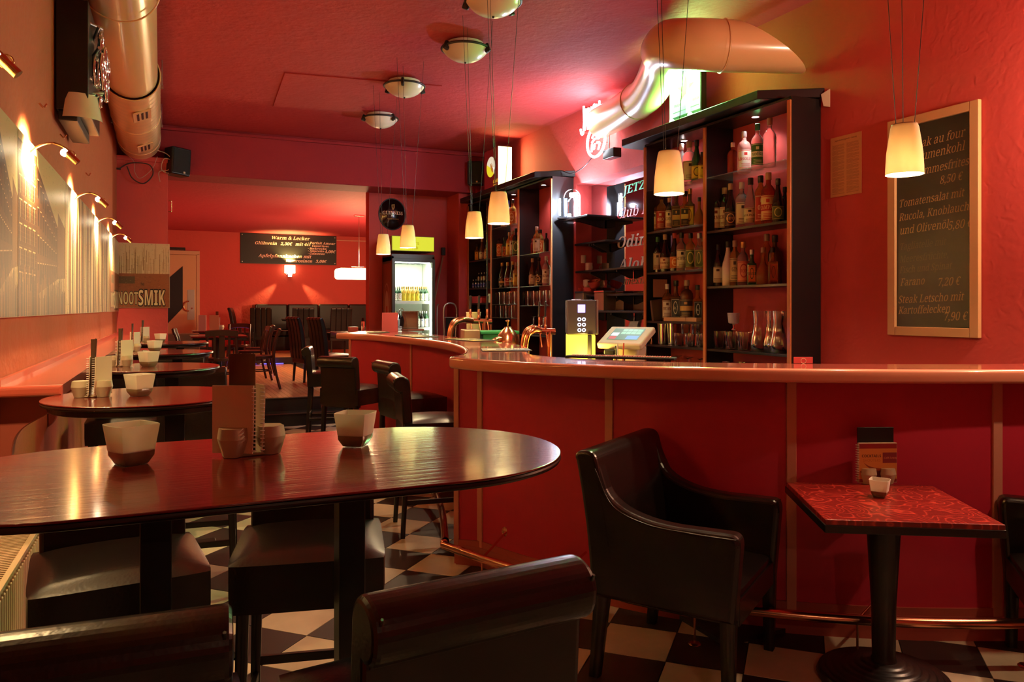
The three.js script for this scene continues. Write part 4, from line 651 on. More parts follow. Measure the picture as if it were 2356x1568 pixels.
// ---------- glasses ----------
const gG = {
  tumbler: lathe([[0, 0.004], [0.030, 0.004], [0.037, 0.10], [0.039, 0.10], [0.034, 0.001], [0, 0]], 18), highball: lathe([[0, 0.008], [0.027, 0.008], [0.032, 0.165], [0.034, 0.165], [0.030, 0.001], [0, 0]], 18),
  hanging: lathe([[0.036, 0], [0.042, 0.05], [0.03, 0.09], [0.005, 0.105], [0.004, 0.18], [0.032, 0.188], [0.032, 0.19], [0, 0.191], [0.002, 0.18], [0.003, 0.107], [0.027, 0.092], [0.04, 0.05], [0.034, 0]], 18),
  carafe: lathe([[0, 0.01], [0.066, 0.01], [0.07, 0.05], [0.058, 0.12], [0.05, 0.18], [0.056, 0.26], [0.059, 0.26], [0.053, 0.18], [0.061, 0.12], [0.074, 0.05], [0.07, 0.001], [0, 0]], 22),
};
const glassCopies = {};
function glassAt(kind, x, y, z, label, group, sc = 1) {
  const k = kind + group; let t; if (!glassCopies[k]) { t = glassCopies[k] = solo(kind === 'carafe' ? 'glass_carafe' : 'drinking_glass', label, 'glass', gG[kind], M.clearGlass, [x, y, z], 0, group); } else { t = copyOf(glassCopies[k], label, group); t.position.set(x, y, z); }
  t.scale.setScalar(sc); return t;
}
const rowOf = (kind, y, x, px0, px1, n, label, group, sc = 1, depth = 0) => { const a = onX(px0, 708, x).z, b = onX(px1, 708, x).z; for (let i = 0; i < n; i++) glassAt(kind, x + (i % 2 ? depth : 0), y + 0.001, a + (b - a) * i / (n - 1), `${ORD[i]} from left: ${label}`, group, sc); };
rowOf('highball', 1.48, 4.24, 1206, 1262, 9, 'tall clear glass in the packed row, far cabinet right bay', 'tall glasses in the far right bay', 1.1, 0.09);
rowOf('highball', 1.5, 4.24, 1142, 1188, 9, 'tall clear glass in the packed upper row, far cabinet middle bay', 'tall glasses, upper row of the far middle bay', 1.0, 0.09);
rowOf('highball', 1.32, 4.24, 1143, 1188, 8, 'clear glass in the packed lower row, far cabinet middle bay', 'tall glasses, lower row of the far middle bay', 0.98, 0.09);
rowOf('hanging', 1.125, 4.24, 1205, 1262, 6, 'upturned wine glass on the low shelf, far cabinet right bay', 'upturned wine glasses in the far right bay', 1.15, 0.08);
rowOf('tumbler', 1.0, 4.24, 1140, 1188, 6, 'clear tumbler on the lowest shelf, far cabinet middle bay', 'tumblers low in the far middle bay', 1.1, 0.08);
rowOf('tumbler', 1.11, 4.24, 1563, 1614, 5, 'clear tumbler beside the steel shakers, near cabinet left bay', 'tumblers beside the shakers', 1.15, 0.1);
rowOf('tumbler', 1.22, 4.24, 1578, 1614, 4, 'clear tumbler stacked on others beside the steel shakers', 'upper tumblers beside the shakers', 1.1, 0.1);
rowOf('hanging', 0.82, 4.24, 1528, 1612, 7, 'upturned stemmed glass just above the bar edge, near left bay', 'upturned glasses under the shakers', 1.0, 0.1);
rowOf('tumbler', 1.11, 4.26, 1656, 1712, 5, 'clear ribbed tumbler under the cocktail strainer, near cabinet right bay', 'tumblers in the near right bay', 1.45, 0.09);
rowOf('tumbler', 0.74, 4.24, 1650, 1752, 6, 'tall clear glass rim just above the bar edge, near right bay', 'glasses low in the near right bay', 2.6, 0.09);
rowOf('carafe', 1.11, 4.27, 1754, 1800, 3, 'large clear carafe with narrow waist, near cabinet right bay', 'large carafes in the near right bay', 1.22, 0.03);
{
  const at = onX(1688, 708, 4.27), t = thing('strainer_cup', 'frosted cup standing on the tumblers in the near right bay', 'cup', [4.27, 1.27, at.z]); part(t, 'cup', lathe([[0.0, 0.05], [0.03, 0.052], [0.042, 0.06], [0.05, 0.14], [0.047, 0.14], [0.03, 0.06], [0, 0.058]], 20), M.frost); part(t, 'stem', lathe([[0.03, 0], [0.008, 0.02], [0.012, 0.05], [0, 0.05], [0, 0]], 14), M.chrome);
  const s1 = onX(1523, 708, 4.25), sh = thing('cocktail_shaker', 'tall steel shaker tin on the shelf above the bar, near left bay', 'shaker', [4.25, 1.111, s1.z]); part(sh, 'tin', lathe([[0, 0], [0.034, 0], [0.036, 0.004], [0.046, 0.19], [0.048, 0.196], [0.044, 0.196], [0, 0.19]], 24), M.chrome);
  const s2 = onX(1545, 708, 4.31), sk = thing('cocktail_shaker', 'second steel shaker tin half behind the first, near left bay', 'shaker', [4.31, 1.111, s2.z]); part(sk, 'tin', lathe([[0, 0], [0.034, 0], [0.036, 0.004], [0.046, 0.2], [0.048, 0.206], [0.044, 0.206], [0, 0.2]], 24), M.chrome);
  const j = onX(1499, 708, 4.22); solo('jigger', 'small hourglass-shaped steel measure left of the shakers', 'jigger', lathe([[0, 0], [0.024, 0], [0.005, 0.04], [0.02, 0.075], [0.018, 0.075], [0, 0.045]], 18), M.copper, [4.22, 1.111, j.z]);
  const np = onX(1511, 663, 4.28); solo('note', 'printed note sheet pinned in the near left bay', 'note', box(0.15, 0.17, 0.003, 0.001), std([1, 1, 1], 0.7, 0, { map: canvasTex(256, 256, (x, w, h) => { x.fillStyle = '#c08a6a'; x.fillRect(0, 0, w, h); x.fillStyle = '#6b4030'; for (let i = 0; i < 13; i++) x.fillRect(24, 26 + i * 16, 120 + hash(i, 4) * 80, 3); }) }), [4.30, np.y, -6.10], R(-4));
  solo('folder', 'worn dark folder leaning under the pinned note', 'folder', mv(box(0.2, 0.2, 0.03, 0.006, 0, 0.1, 0), 0, 0, 0, 0, 0, 0.12), std([0.09, 0.045, 0.03], 0.4), [4.28, 1.332, -6.05]);
  for (const [px, w, n] of [[1545, 0.16, 'left'], [1570, 0.18, 'middle'], [1595, 0.16, 'right']]) { const b = onX(px, 708, 4.2); const t = thing('card_tray', `${n} one of three small wooden trays before the fourth-shelf bottles`, 'tray', [4.20, 1.331, b.z]); part(t, 'tray', box(0.06, 0.035, w, 0.004, 0, 0.0175, 0), std([0.5, 0.26, 0.12], 0.5)); part(t, 'insert', box(0.04, 0.004, w - 0.06, 0.001, 0, 0.037, 0), M.dark); }
}
// ---------- mirror between the cabinets with its shelves ----------
{
  struct('window_1', mg(box(0.02, 2.0, 1.84, 0, XR + 0.22, 1.9, -7.1)), M.mirror).name = 'mirror';
  const m = scene.children.at(-1); m.userData = {}; tag(m, 'large dark mirror in the recess between the two cabinets', 'mirror');
  const tex = canvasTex(512, 1024, (x, w, h) => {
    x.clearRect(0, 0, w, h); x.font = 'italic bold 96px serif'; x.save(); x.translate(60, 150); x.rotate(-0.05); x.fillStyle = '#3fae6a'; x.fillText('JETZT', 40, 0); x.fillStyle = '#7a3fa0'; x.fillText('!', 330, 0); x.restore();
    x.font = 'italic 110px serif'; x.fillStyle = '#c03a3a'; x.fillText('Club Mate', 20, 340); x.fillStyle = '#d6d3bd'; x.font = 'italic bold 130px serif'; x.fillText('Odin-Trunk', 20, 590); x.fillText('Aloha', 40, 780); x.font = 'italic 80px serif'; x.fillText('mexikan.', 100, 900);
  });
  const g = new THREE.PlaneGeometry(0.95, 1.35); g.rotateY(-PI / 2); const a = onX(1416, 505, XR + 0.205), mat = std([1, 1, 1], 0.6, 0, { map: tex, transparent: true, alphaTest: 0.4 });
  const lettering = solo('chalk_lettering', 'handwritten drink names in chalk pen across the mirror', 'lettering', g, mat, [XR + 0.206, 2.22, a.z + 0.45]);
  const sh = (y, label, z0 = -7.98, z1 = -6.25, w = 0.22) => { const t = thing('mirror_shelf', label, 'shelf', [XR + 0.2 - w / 2 - 0.002, y, 0]); part(t, 'board', box(w, 0.022, z1 - z0, 0.003, 0, -0.011, (z0 + z1) / 2), M.black); for (let i = 0; i < 3; i++) part(t, 'bracket', mv(uvm(ext(shp([[0, 0], [w - 0.02, 0], [w - 0.02, -0.09], [w - 0.05, -0.09], [0, -0.02]]), 0.02, 0.002)), -w / 2 + 0.02, -0.023, z0 + 0.3 + i * (z1 - z0 - 0.6) / 2), M.black); return t; };
  sh(2.48, 'short black top shelf carrying the glowing bottle before the mirror', -8.0, -7.42, 0.38); sh(2.2, 'black shelf with red bowls before the mirror', -8.0, -7.3); sh(1.88, 'black shelf with upturned mugs before the mirror'); sh(1.6, 'black shelf with big red cups before the mirror'); sh(1.42, 'deep black bottom board before the mirror', -8.0, -6.2, 0.3);
  solo('mirror_post', 'dark upright post before the lower mirror', 'post', box(0.03, 0.48, 0.12, 0.004, 0, 0.24, 0), M.black, [XR + 0.17, 0.92, -6.75]);
  struct('sill_1', box(0.34, 0.03, 1.8, 0.004, XR + 0.05, 0.905, -7.1), M.black);
}
// crockery
const redC = phys([0.55, 0.06, 0.035], 0.3), whiteC = phys([0.7, 0.6, 0.48], 0.3);
const cupG = (r, h) => lathe([[0, 0.004], [r * 0.5, 0.004], [r * 0.78, h * 0.35], [r * 0.95, h], [r, h], [r * 0.86, h * 0.33], [r * 0.55, 0], [0, 0]], 20);
const handleG = (r, h) => mv(new THREE.TorusGeometry(h * 0.3, 0.006, 6, 14, PI * 1.3).rotateZ(-PI * 0.65), r * 0.92, h * 0.55, 0);
function cup(name, label, cat, px, x, y, r, h, mat, flip, turn = 0.6, tilt = 0, straight) {
  const z = onX(px, 708, x).z, t = thing(name, label, cat, [x, y, z], turn); const body = straight ? lathe([[0, 0.005], [r - 0.005, 0.005], [r - 0.004, h], [r, h], [r, 0.004], [r * 0.94, 0], [0, 0]], 22) : cupG(r, h);
  const b = part(t, 'body', flip ? mv(body, 0, 0, 0, PI).translate(0, h, 0) : body, mat); if (handleG) part(t, 'handle', flip ? mv(handleG(r, h), 0, 0, 0, PI).translate(0, h, 0) : handleG(r, h), mat); if (tilt) { t.rotation.z = tilt; t.position.y += r * Math.abs(Math.sin(tilt)) * 0.6; } return t;
}
const XM = XR + 0.1;
cup('bowl_cup', 'left red cup of two on the shelf under the glowing bottle', 'cup', 1289, XM, 2.201, 0.06, 0.07, redC, false, 2.5); cup('bowl_cup', 'right red cup stacked over the left one under the glowing bottle', 'cup', 1297, XM, 2.222, 0.06, 0.07, redC, false, 0.5);
for (let i = 0; i < 5; i++) solo('saucer', `white saucer, ${ORD[i]} from the bottom of the stack beside the red cups`, 'saucer', lathe([[0, 0.003], [0.04, 0.003], [0.075, 0.014], [0.076, 0.012], [0.042, 0], [0, 0]], 24), whiteC, [XM, 2.2005 + i * 0.013, onX(1320, 708, XM).z], 0, 'stacked saucers before the mirror');
[[1311, 1.881, 'first'], [1324, 1.881, 'second'], [1355, 1.881, 'third']].forEach(([px, y, n]) => cup('mug', `${n} upturned cream mug from left, lower row on the mug shelf`, 'mug', px, XM, y, 0.042, 0.095, whiteC, true, n === 'second' ? 2.6 : 0.4, 0, true));
cup('mug', 'upturned cream mug standing on top of the other mugs', 'mug', 1340, XM, 1.978, 0.042, 0.095, whiteC, true, 0.4, 0, true);
solo('dish', 'small stack of white dishes left of the mugs', 'dish', lathe([[0, 0.035], [0.06, 0.035], [0.078, 0.042], [0.076, 0.03], [0.06, 0], [0, 0]], 24), whiteC, [XM, 1.881, onX(1297, 708, XM).z]);
glassAt('highball', XM, 1.601, onX(1294, 708, XM).z, 'clear glass left of the big red cups', undefined, 0.8);
[[1311, 'leftmost'], [1334, 'second'], [1356, 'third']].forEach(([px, n], i) => cup('bowl_cup', `${n} big red coffee cup in the lower row before the mirror`, 'cup', px, XM - 0.02, 1.601, 0.075, 0.085, redC, false, i * 1.3 + 2.4));
cup('bowl_cup', 'big red coffee cup tilted on top of the lower row', 'cup', 1369, XM - 0.02, 1.665, 0.075, 0.085, redC, false, 0.5, 0.3); cup('bowl_cup', 'pale coffee cup tilted on top of the lower row', 'cup', 1352, XM + 0.02, 1.67, 0.07, 0.08, whiteC, false, 0.5, -0.35);
const tinM = std([0.42, 0.27, 0.17], 0.28, 0.8);
{ const tin = (px, label) => { const z = onX(px, 708, XM - 0.08).z, t = thing('storage_tin', label, 'tin', [XM - 0.08, 1.421, z]); part(t, 'body', box(0.16, 0.2, 0.2, 0.006, 0, 0.1, 0), tinM); part(t, 'lid', box(0.166, 0.02, 0.206, 0.004, 0, 0.21, 0), M.chrome); }; tin(1346, 'left bronze tin with bright lid on the bottom board'); tin(1392, 'right bronze tin with bright lid on the bottom board'); }
solo('tea_carton', 'white upright carton above the juice dispenser', 'carton', box(0.09, 0.13, 0.07, 0.003, 0, 0.065, 0), whiteC, [XM - 0.2, 1.421, onX(1326, 708, XM - 0.2).z]); solo('sugar_carton', 'small white carton beside the upright one', 'carton', box(0.07, 0.05, 0.08, 0.003, 0, 0.025, 0), whiteC, [XM - 0.2, 1.421, onX(1311, 708, XM - 0.2).z]);
for (const [y, l, c] of [[1.88, 'lower', M.dark], [2.0, 'upper', std([0.2, 0.14, 0.03], 0.5)]]) solo('tea_box', `${l} dark tea box at the right end of the mug shelf`, 'box', box(0.16, 0.11, 0.26, 0.004, 0, 0.055, 0), c, [XM + 0.0, y + 0.001, -6.42]);
{ // glowing acrylic bottle on the top shelf
  const z = onX(1317, 470, 4.34).z, t = thing('bottle_display_lamp', 'glowing acrylic bottle shape with white and green light before the mirror', 'lamp', [4.34, 2.481, z], R(-52));
  const s = new THREE.Shape(); s.moveTo(-0.1, 0); s.lineTo(0.1, 0); s.lineTo(0.1, 0.24); s.absarc(0, 0.24, 0.1, 0, PI); s.closePath(); const h = new THREE.Path(); h.moveTo(-0.045, 0.03); h.lineTo(-0.045, 0.2); h.quadraticCurveTo(-0.02, 0.25, 0.02, 0.25); h.lineTo(0.03, 0.2); h.lineTo(0.03, 0.03); h.closePath(); s.holes.push(h);
  part(t, 'acrylic_body', uvm(ext(s, 0.03, 0.004, 2)), M.clearGlass); part(t, 'light_tube', mg(rbox(0.035, 0.25, 0.02, 0.008, 2, 0.06, 0.145, 0.016), rbox(0.1, 0.05, 0.02, 0.012, 2, 0.02, 0.275, 0.016), rbox(0.05, 0.05, 0.02, 0.012, 2, -0.035, 0.035, 0.016), rbox(0.015, 0.2, 0.02, 0.005, 2, -0.17, 0.15, -0.03)), glow([0.72, 0.82, 1], 14)); part(t, 'side_label', new THREE.PlaneGeometry(0.05, 0.22).translate(-0.073, 0.13, 0.035), std([1, 1, 1], 0.5, 0, { map: canvasTex(64, 256, (x, w, hh) => { x.fillStyle = '#20242c'; x.fillRect(0, 0, w, hh); x.save(); x.translate(46, 246); x.rotate(-PI / 2); x.fillStyle = '#cfd8e8'; x.font = 'bold 36px sans-serif'; x.fillText('BECHEROVKA', 0, 0, 236); x.restore(); }) })); part(t, 'base', box(0.28, 0.02, 0.1, 0.004, -0.03, 0.01, 0), M.black);
  const l = new THREE.PointLight(new THREE.Color(0.7, 0.8, 1), LUM.bottle); l.position.set(4.24, 2.66, z + 0.14); l.castShadow = true; scene.add(l);
}
// ================= lamps =================
const NEON = glow([0.9, 0.93, 1], 7);
const addSpot = (c, k, pos, to, ang, pen = 0.5, r = 1) => { const l = new THREE.SpotLight(new THREE.Color(...c), k, 0, ang, pen); l.position.set(...pos); l.target.position.set(...to); l.castShadow = true; l.shadow.radius = r; scene.add(l, l.target); return l; };
const addPoint = (c, k, pos, r = 1) => { const l = new THREE.PointLight(new THREE.Color(...c), k); l.position.set(...pos); l.castShadow = true; l.shadow.radius = r; scene.add(l); return l; };
const WARM = [1, 0.70, 0.40], shadeM = phys([0.80, 0.68, 0.48], 0.9, { transmission: 0.16, thickness: 0 });
// pendants: translucent conical shades on three thin wires
const pendantPos = [[2.12, -7.94, 'farthest'], [2.10, -6.99, 'second farthest'], [2.29, -5.79, 'third farthest'], [2.05, -4.74, 'fourth farthest'], [2.28, -3.16, 'fifth farthest'], [2.85, -2.29, 'nearest']];
let pend0;
pendantPos.forEach(([x, z, n]) => {
  const label = `${n} conical cream pendant lamp in the line over the bar`; let t = pend0;
  if (!t) {
    t = pend0 = thing('pendant_lamp', label, 'pendant lamp');
    part(t, 'lamp_shade', lathe([[0.0745, 0], [0.0735, 0.03], [0.070, 0.09], [0.062, 0.15], [0.055, 0.195], [0.051, 0.207], [0.047, 0.21], [0.044, 0.206], [0.050, 0.194], [0.057, 0.15], [0.066, 0.09], [0.070, 0.03], [0.071, 0.001], [0.0745, 0]], 40), shadeM);
    part(t, 'shade_cap', lathe([[0, 0.212], [0.05, 0.211], [0.049, 0.203], [0, 0.2]], 24), std([0.4, 0.3, 0.2], 0.4, 0.5));
    part(t, 'light_bulb', lathe([[0, 0.0], [0.018, 0.006], [0.027, 0.025], [0.025, 0.045], [0.014, 0.07], [0.012, 0.1], [0, 0.1]], 18).translate(0, 0.012, 0), glow([1, 0.8, 0.45], 6)); part(t, 'lamp_socket', cyl(0.016, 0.016, 0.09, 12, 0, 0.155, 0), M.brass);
    const w = []; for (let i = 0; i < 3; i++) { const a = i / 3 * 2 * PI + 0.5; w.push(rod([Math.cos(a) * 0.04, 0.205, Math.sin(a) * 0.04], [Math.cos(a) * 0.15, CEIL - 2.012, Math.sin(a) * 0.15], 0.0016, 5)); part(t, 'wire', w[i], M.dark); }
  } else t = copyOf(pend0, label);
  t.position.set(x, 2.01, z);
  addPoint(WARM, LUM.pendant, [x, 2.045, z]);
});
// unlit glass bowls on the ceiling
let bowl0;
[[2.21, -5.21, 'nearest, cut off'], [2.40, -6.28, 'second nearest'], [2.24, -7.58, 'third nearest'], [2.37, -9.0, 'farthest']].forEach(([x, z, n], i) => {
  const label = `${n}: unlit frosted glass bowl on the ceiling`; let t = bowl0;
  if (!t) {
    t = bowl0 = thing('ceiling_lamp', label, 'ceiling lamp'); const p = [], q = []; for (let k = 0; k <= 10; k++) { const a = k / 10 * 1.12; p.push([0.222 * Math.sin(a), -0.10 + 0.222 * (1 - Math.cos(a)) * 0.86]); }
    part(t, 'glass_bowl', lathe(p, 40), phys([0.78, 0.70, 0.52], 0.28)); part(t, 'rim_ring', mv(new THREE.TorusGeometry(0.203, 0.011, 8, 44).rotateX(PI / 2), 0, 0.012, 0), M.dark); part(t, 'ceiling_plate', cyl(0.16, 0.16, 0.04, 30, 0, 0.04, 0), M.white);
    for (let k = 0; k < 3; k++) { const a = k / 3 * 2 * PI + 0.45; const c = box(0.05, 0.075, 0.03, 0.008); part(t, 'clip', mv(c, 0.2, 0.002, 0, 0, 0, 0.35).rotateY(a), M.dark); } part(t, 'finial', lathe([[0, -0.115], [0.008, -0.11], [0.01, -0.1], [0, -0.098]], 10), M.dark);
  } else t = copyOf(bowl0, label);
  t.position.set(x, CEIL - 0.075, z); t.rotation.y = i * 0.9;
});
// picture lamps with curved arms over the mural
let pic0;
[[-2.75, 'nearest, only its head in view'], [-4.3, 'second nearest'], [-6.05, 'third nearest'], [-7.65, 'fourth nearest'], [-9.25, 'farthest']].forEach(([z, n]) => {
  const label = `${n}, of the curved-arm picture lamps on the left wall`; let t = pic0;
  if (!t) {
    t = pic0 = thing('picture_lamp', label, 'picture lamp');
    part(t, 'wall_plate', mv(cyl(0.035, 0.035, 0.015, 18).rotateZ(PI / 2), 0.0075, 0, 0), M.brass); part(t, 'arm', tube([[0.01, 0, 0], [0.05, 0.045, 0], [0.11, 0.07, 0], [0.17, 0.05, 0], [0.19, 0.02, 0]], 0.0055, 26, 8), M.brass);
    const head = part(t, 'lamp_head', mg(rod([0.175, 0.03, 0], [0.222, -0.017, 0], 0.016, 16), mv(new THREE.TorusGeometry(0.02, 0.003, 6, 18), 0.19, 0.02, 0)), M.brass); part(t, 'light_bulb', mv(new THREE.SphereGeometry(0.018, 14, 10), 0.165, 0.028, 0), glow([1, 0.85, 0.55], 30));
  } else t = copyOf(pic0, label);
  t.position.set(...lw(0.0, 2.17, z)); t.rotation.y = PHI;
  const b = lw(0.145, 2.19, z), to = lw(0, 1.88, z); addSpot([1, 0.67, 0.30], LUM.picture, b, lw(0, 2.16, z), R(62), 1.0, 1.5); addSpot([1, 0.67, 0.30], LUM.pictureWide, b, to, R(74), 0.6, 1.5);
});
// ================= left wall =================
{
  const th = 0.02, H = 0.83, Y = 1.41, S = 1300; const t = thing('photo_mural', 'long brown street-photograph mural in panels along the left wall', 'mural', lw(0, Y, LWZ), PHI);
  const noise = (x, w, h, a) => { for (let i = 0; i < 900; i++) { x.fillStyle = `rgba(${i % 2 ? 20 : 230},${i % 2 ? 10 : 210},${i % 2 ? 4 : 160},${a * hash(i, 5)})`; x.fillRect(hash(i, 1) * w, hash(i, 2) * h, 2 + hash(i, 3) * 40, 1 + hash(i, 4) * 5); } };
  const street = canvasTex(1024, 640, (x, w, h) => { // facades of a street
    x.fillStyle = '#c4a878'; x.fillRect(0, 0, w, h); x.fillStyle = '#3a2412'; x.fillRect(0, 30, 330, 610); x.fillStyle = '#4f331b'; x.beginPath(); x.moveTo(330, 60); x.lineTo(820, 250); x.lineTo(820, 480); x.lineTo(330, 560); x.fill(); x.fillStyle = '#6e4c2a'; x.beginPath(); x.moveTo(820, 180); x.lineTo(w, 230); x.lineTo(w, 470); x.lineTo(820, 480); x.fill();
    for (let r = 0; r < 6; r++) for (let c = 0; c < 4; c++) { x.fillStyle = '#140b05'; x.fillRect(22 + c * 78, 70 + r * 84, 40, 58); x.fillStyle = '#b8976a'; x.fillRect(18 + c * 78, 64 + r * 84, 48, 5); x.fillRect(40 + c * 78, 70 + r * 84, 4, 58); }
    for (let r = 0; r < 4; r++) for (let c = 0; c < 9; c++) { const k = c / 9, X = 345 + c * 52, top = 60 + (X - 330) * 0.388, bot = 560 - (X - 330) * 0.163, Yp = top + (bot - top) * (0.1 + r * 0.22), hh = (bot - top) * 0.14; x.fillStyle = '#1a0f07'; x.fillRect(X, Yp, 26 * (1 - k * 0.4), hh); x.fillStyle = '#c8aa78'; x.fillRect(X - 3, Yp - 5, 32 * (1 - k * 0.4), 4); }
    for (let i = 0; i < 34; i++) { x.fillStyle = 'rgba(200,170,120,0.16)'; x.fillRect(0, 40 + i * 16, 330, 2); }
    for (let i = 0; i < 260; i++) { x.fillStyle = ['#2a180b', '#5d3a1a', '#87602f', '#1c1007'][i % 4]; x.fillRect(hash(i, 61) * w, 455 + hash(i, 62) * 120, 3 + hash(i, 63) * 8, 190); } noise(x, w, h, 0.16);
  });
  const bark = canvasTex(1024, 640, (x, w, h) => { x.fillStyle = '#b99a6c'; x.fillRect(0, 0, w, h); for (let i = 0; i < 40; i++) { x.fillStyle = ['#3b2110', '#58361b', '#d9c394', '#7a4d26', '#2a160b'][i % 5]; const X = hash(i, 11) * w; x.beginPath(); x.moveTo(X, 0); x.bezierCurveTo(X + 40, 200, X - 50, 400, X + 10, h); x.lineTo(X + 20 + hash(i, 12) * 60, h); x.bezierCurveTo(X + 30, 400, X + 90, 200, X + 30, 0); x.fill(); } noise(x, w, h, 0.3); });
  const graffiti = canvasTex(1024, 640, (x, w, h) => { x.fillStyle = '#cdb68c'; x.fillRect(0, 0, w, h); x.fillStyle = '#8a6a42'; for (let i = 0; i < 60; i++) x.fillRect(hash(i, 21) * w, hash(i, 22) * 250, 3 + hash(i, 23) * 6, 120 + hash(i, 24) * 160); x.fillStyle = '#8f5636'; x.fillRect(0, 300, w, 340); x.fillStyle = '#5c4a33'; x.fillRect(60, 330, 300, 70); noise(x, w, h, 0.22); x.font = 'bold 210px sans-serif'; x.lineJoin = 'round'; x.lineWidth = 26; x.strokeStyle = '#2a2016'; x.strokeText('SMIK', 420, 615, 580); x.fillStyle = '#e2d3a2'; x.fillText('SMIK', 420, 615, 580); x.font = 'bold 170px sans-serif'; x.lineWidth = 16; x.strokeText('NOOT', 30, 605, 390); x.fillStyle = '#c4b384'; x.fillText('NOOT', 30, 605, 390); x.fillStyle = '#2a2016'; x.font = 'bold 40px sans-serif'; x.fillText('THE', 470, 420); });
  const mats = [street, street, bark, bark, graffiti].map(m => phys([1, 1, 1], 0.42, { map: m, specularIntensity: 0.6 }));
  const cuts = [-1.9, -3.4, -3.98, -5.55, -6.6, -7.9, -9.2, -10.48];
  for (let i = 0; i < cuts.length - 1; i++) { const L2 = cuts[i] - cuts[i + 1] - 0.004, b = part(t, 'panel', box(th, H, L2, 0.001, th / 2 + 0.003, H / 2, (cuts[i] + cuts[i + 1]) / 2 - LWZ), M.paper); const f = new THREE.PlaneGeometry(L2 - 0.006, H - 0.006); f.rotateY(PI / 2); part(b, 'print', f.translate(th + 0.0045, H / 2, (cuts[i] + cuts[i + 1]) / 2 - LWZ), mats[Math.min(4, [0, 0, 1, 2, 3, 2, 4][i])]); }
  const e = thing('graffiti_photograph', 'graffiti photograph with letters SMIK on the pillar', 'mural', [-0.20, 1.45, -10.505], 0); part(e, 'panel', box(0.6, 0.79, 0.02, 0.001, 0, 0.395, 0), M.paper); part(e, 'print', new THREE.PlaneGeometry(0.594, 0.784).translate(0, 0.395, 0.0112), mats[4]);
  for (const [px, py, n] of [[90, 246, 'nearest'], [138, 316, 'middle'], [197, 403, 'farthest']]) { const p = onLeft(px, py, 0.01); solo('wall_hook', `${n} small empty hook above the mural`, 'hook', tube([[0, 0.02, 0], [0.02, 0.0, 0], [0.035, 0.02, 0]], 0.005, 10, 6), M.brass, p.toArray(), PHI); }
}
{ // hanging relief box of machine parts
  const t = thing('relief_box', 'dark box with chrome machine parts hung high on the left wall', 'wall sculpture', lw(0, 2.62, -5.62), PHI); const d = 0.17;
  part(t, 'case', mg(box(d, 0.66, 0.74, 0.006, d / 2 + 0.01, 0.33, 0)), M.black);
  part(t, 'base_block', mg(box(0.1, 0.06, 0.7, 0.006, 0.07, -0.03, 0)), M.dark);
  const gears = []; for (let i = 0; i < 16; i++) { const y = 0.16 + hash(i, 31) * 0.42, z = -0.28 + hash(i, 32) * 0.6, r = 0.04 + hash(i, 33) * 0.07; const g = mv(new THREE.TorusGeometry(r, 0.012, 6, 22).rotateY(PI / 2), d + 0.03 + hash(i, 34) * 0.05, y, z); part(t, 'ring', g, M.chrome); }
  for (let i = 0; i < 12; i++) { const y = 0.1 + i * 0.042; part(t, 'bolt_rod', rod([d, y, -0.3 + hash(i, 41) * 0.62], [d + 0.06, y + 0.02, -0.3 + hash(i, 42) * 0.62], 0.01, 8), M.steel); }
  part(t, 'reflector', mv(uvm(new THREE.CylinderGeometry(0.10, 0.13, 0.15, 24, 1, true, -0.6, 2.4)), 0.12, 0.03, 0.28), phys([0.75, 0.68, 0.5], 0.15, { side: THREE.DoubleSide }));
  part(t, 'chain', mg(...[0, 1, 2, 3, 4, 5, 6, 7].map(i => mv(new THREE.TorusGeometry(0.014, 0.004, 5, 10), 0.02, 0.66 + i * 0.028, 0.3, 0, i % 2 ? PI / 2 : 0))), M.dark);
}
// ---------- ducts ----------
{
  const t = thing('ventilation_duct', 'long cream spiral duct with slotted grilles along the ceiling on the left', 'duct'), x = -0.24, y = 3.50, r = 0.235;
  const seg = (z0, z1, R0, R1 = R0) => mv(new THREE.CylinderGeometry(R0, R1, z0 - z1, 44, 1, true).rotateX(PI / 2), x, y, (z0 + z1) / 2);
  M.ductPaint.side = THREE.DoubleSide;
  part(t, 'smooth_section', mg(seg(1.5, -7.55, r - 0.02)), M.ductPaint);
  const prof = []; for (let i = 0; i <= 60; i++) { const z = i / 60 * 2.95; prof.push([r + (i % 3 === 0 ? 0.004 : 0), z]); } const sp = lathe(prof, 48); sp.rotateX(-PI / 2); part(t, 'spiral_section', sp.translate(x, y, -7.55), M.ductPaint);
  for (const z of [-5.5, -7.55, -9.0, -10.2]) part(t, 'coupling', mv(new THREE.TorusGeometry(r + 0.002, 0.006, 6, 44), x, y, z), M.ductPaint);
  for (const [z, n] of [[-8.15, 1], [-9.75, 2]]) { const a = -0.62; const g = part(t, 'grille', mg(box(0.17, 0.012, 0.36, 0.003)), M.ductPaint); g.position.set(x + Math.sin(a) * -0.12, y - 0.222, z); g.rotation.z = 0.42; g.position.x = x + 0.08; g.position.y = y - 0.228; for (let i = 0; i < 3; i++) part(g, 'slot', box(0.022, 0.006, 0.26, 0.002, -0.04 + i * 0.04, -0.006, 0), M.black); }
  for (const z of [-7.9, -9.6]) for (const s of [-1, 1]) part(t, 'hanger', mg(rod([x + s * (r + 0.015), CEIL, z], [x + s * (r + 0.015), y, z], 0.004, 6), box(0.03, 0.03, 0.03, 0.004, x + s * (r + 0.012), y, z)), M.steel);
}
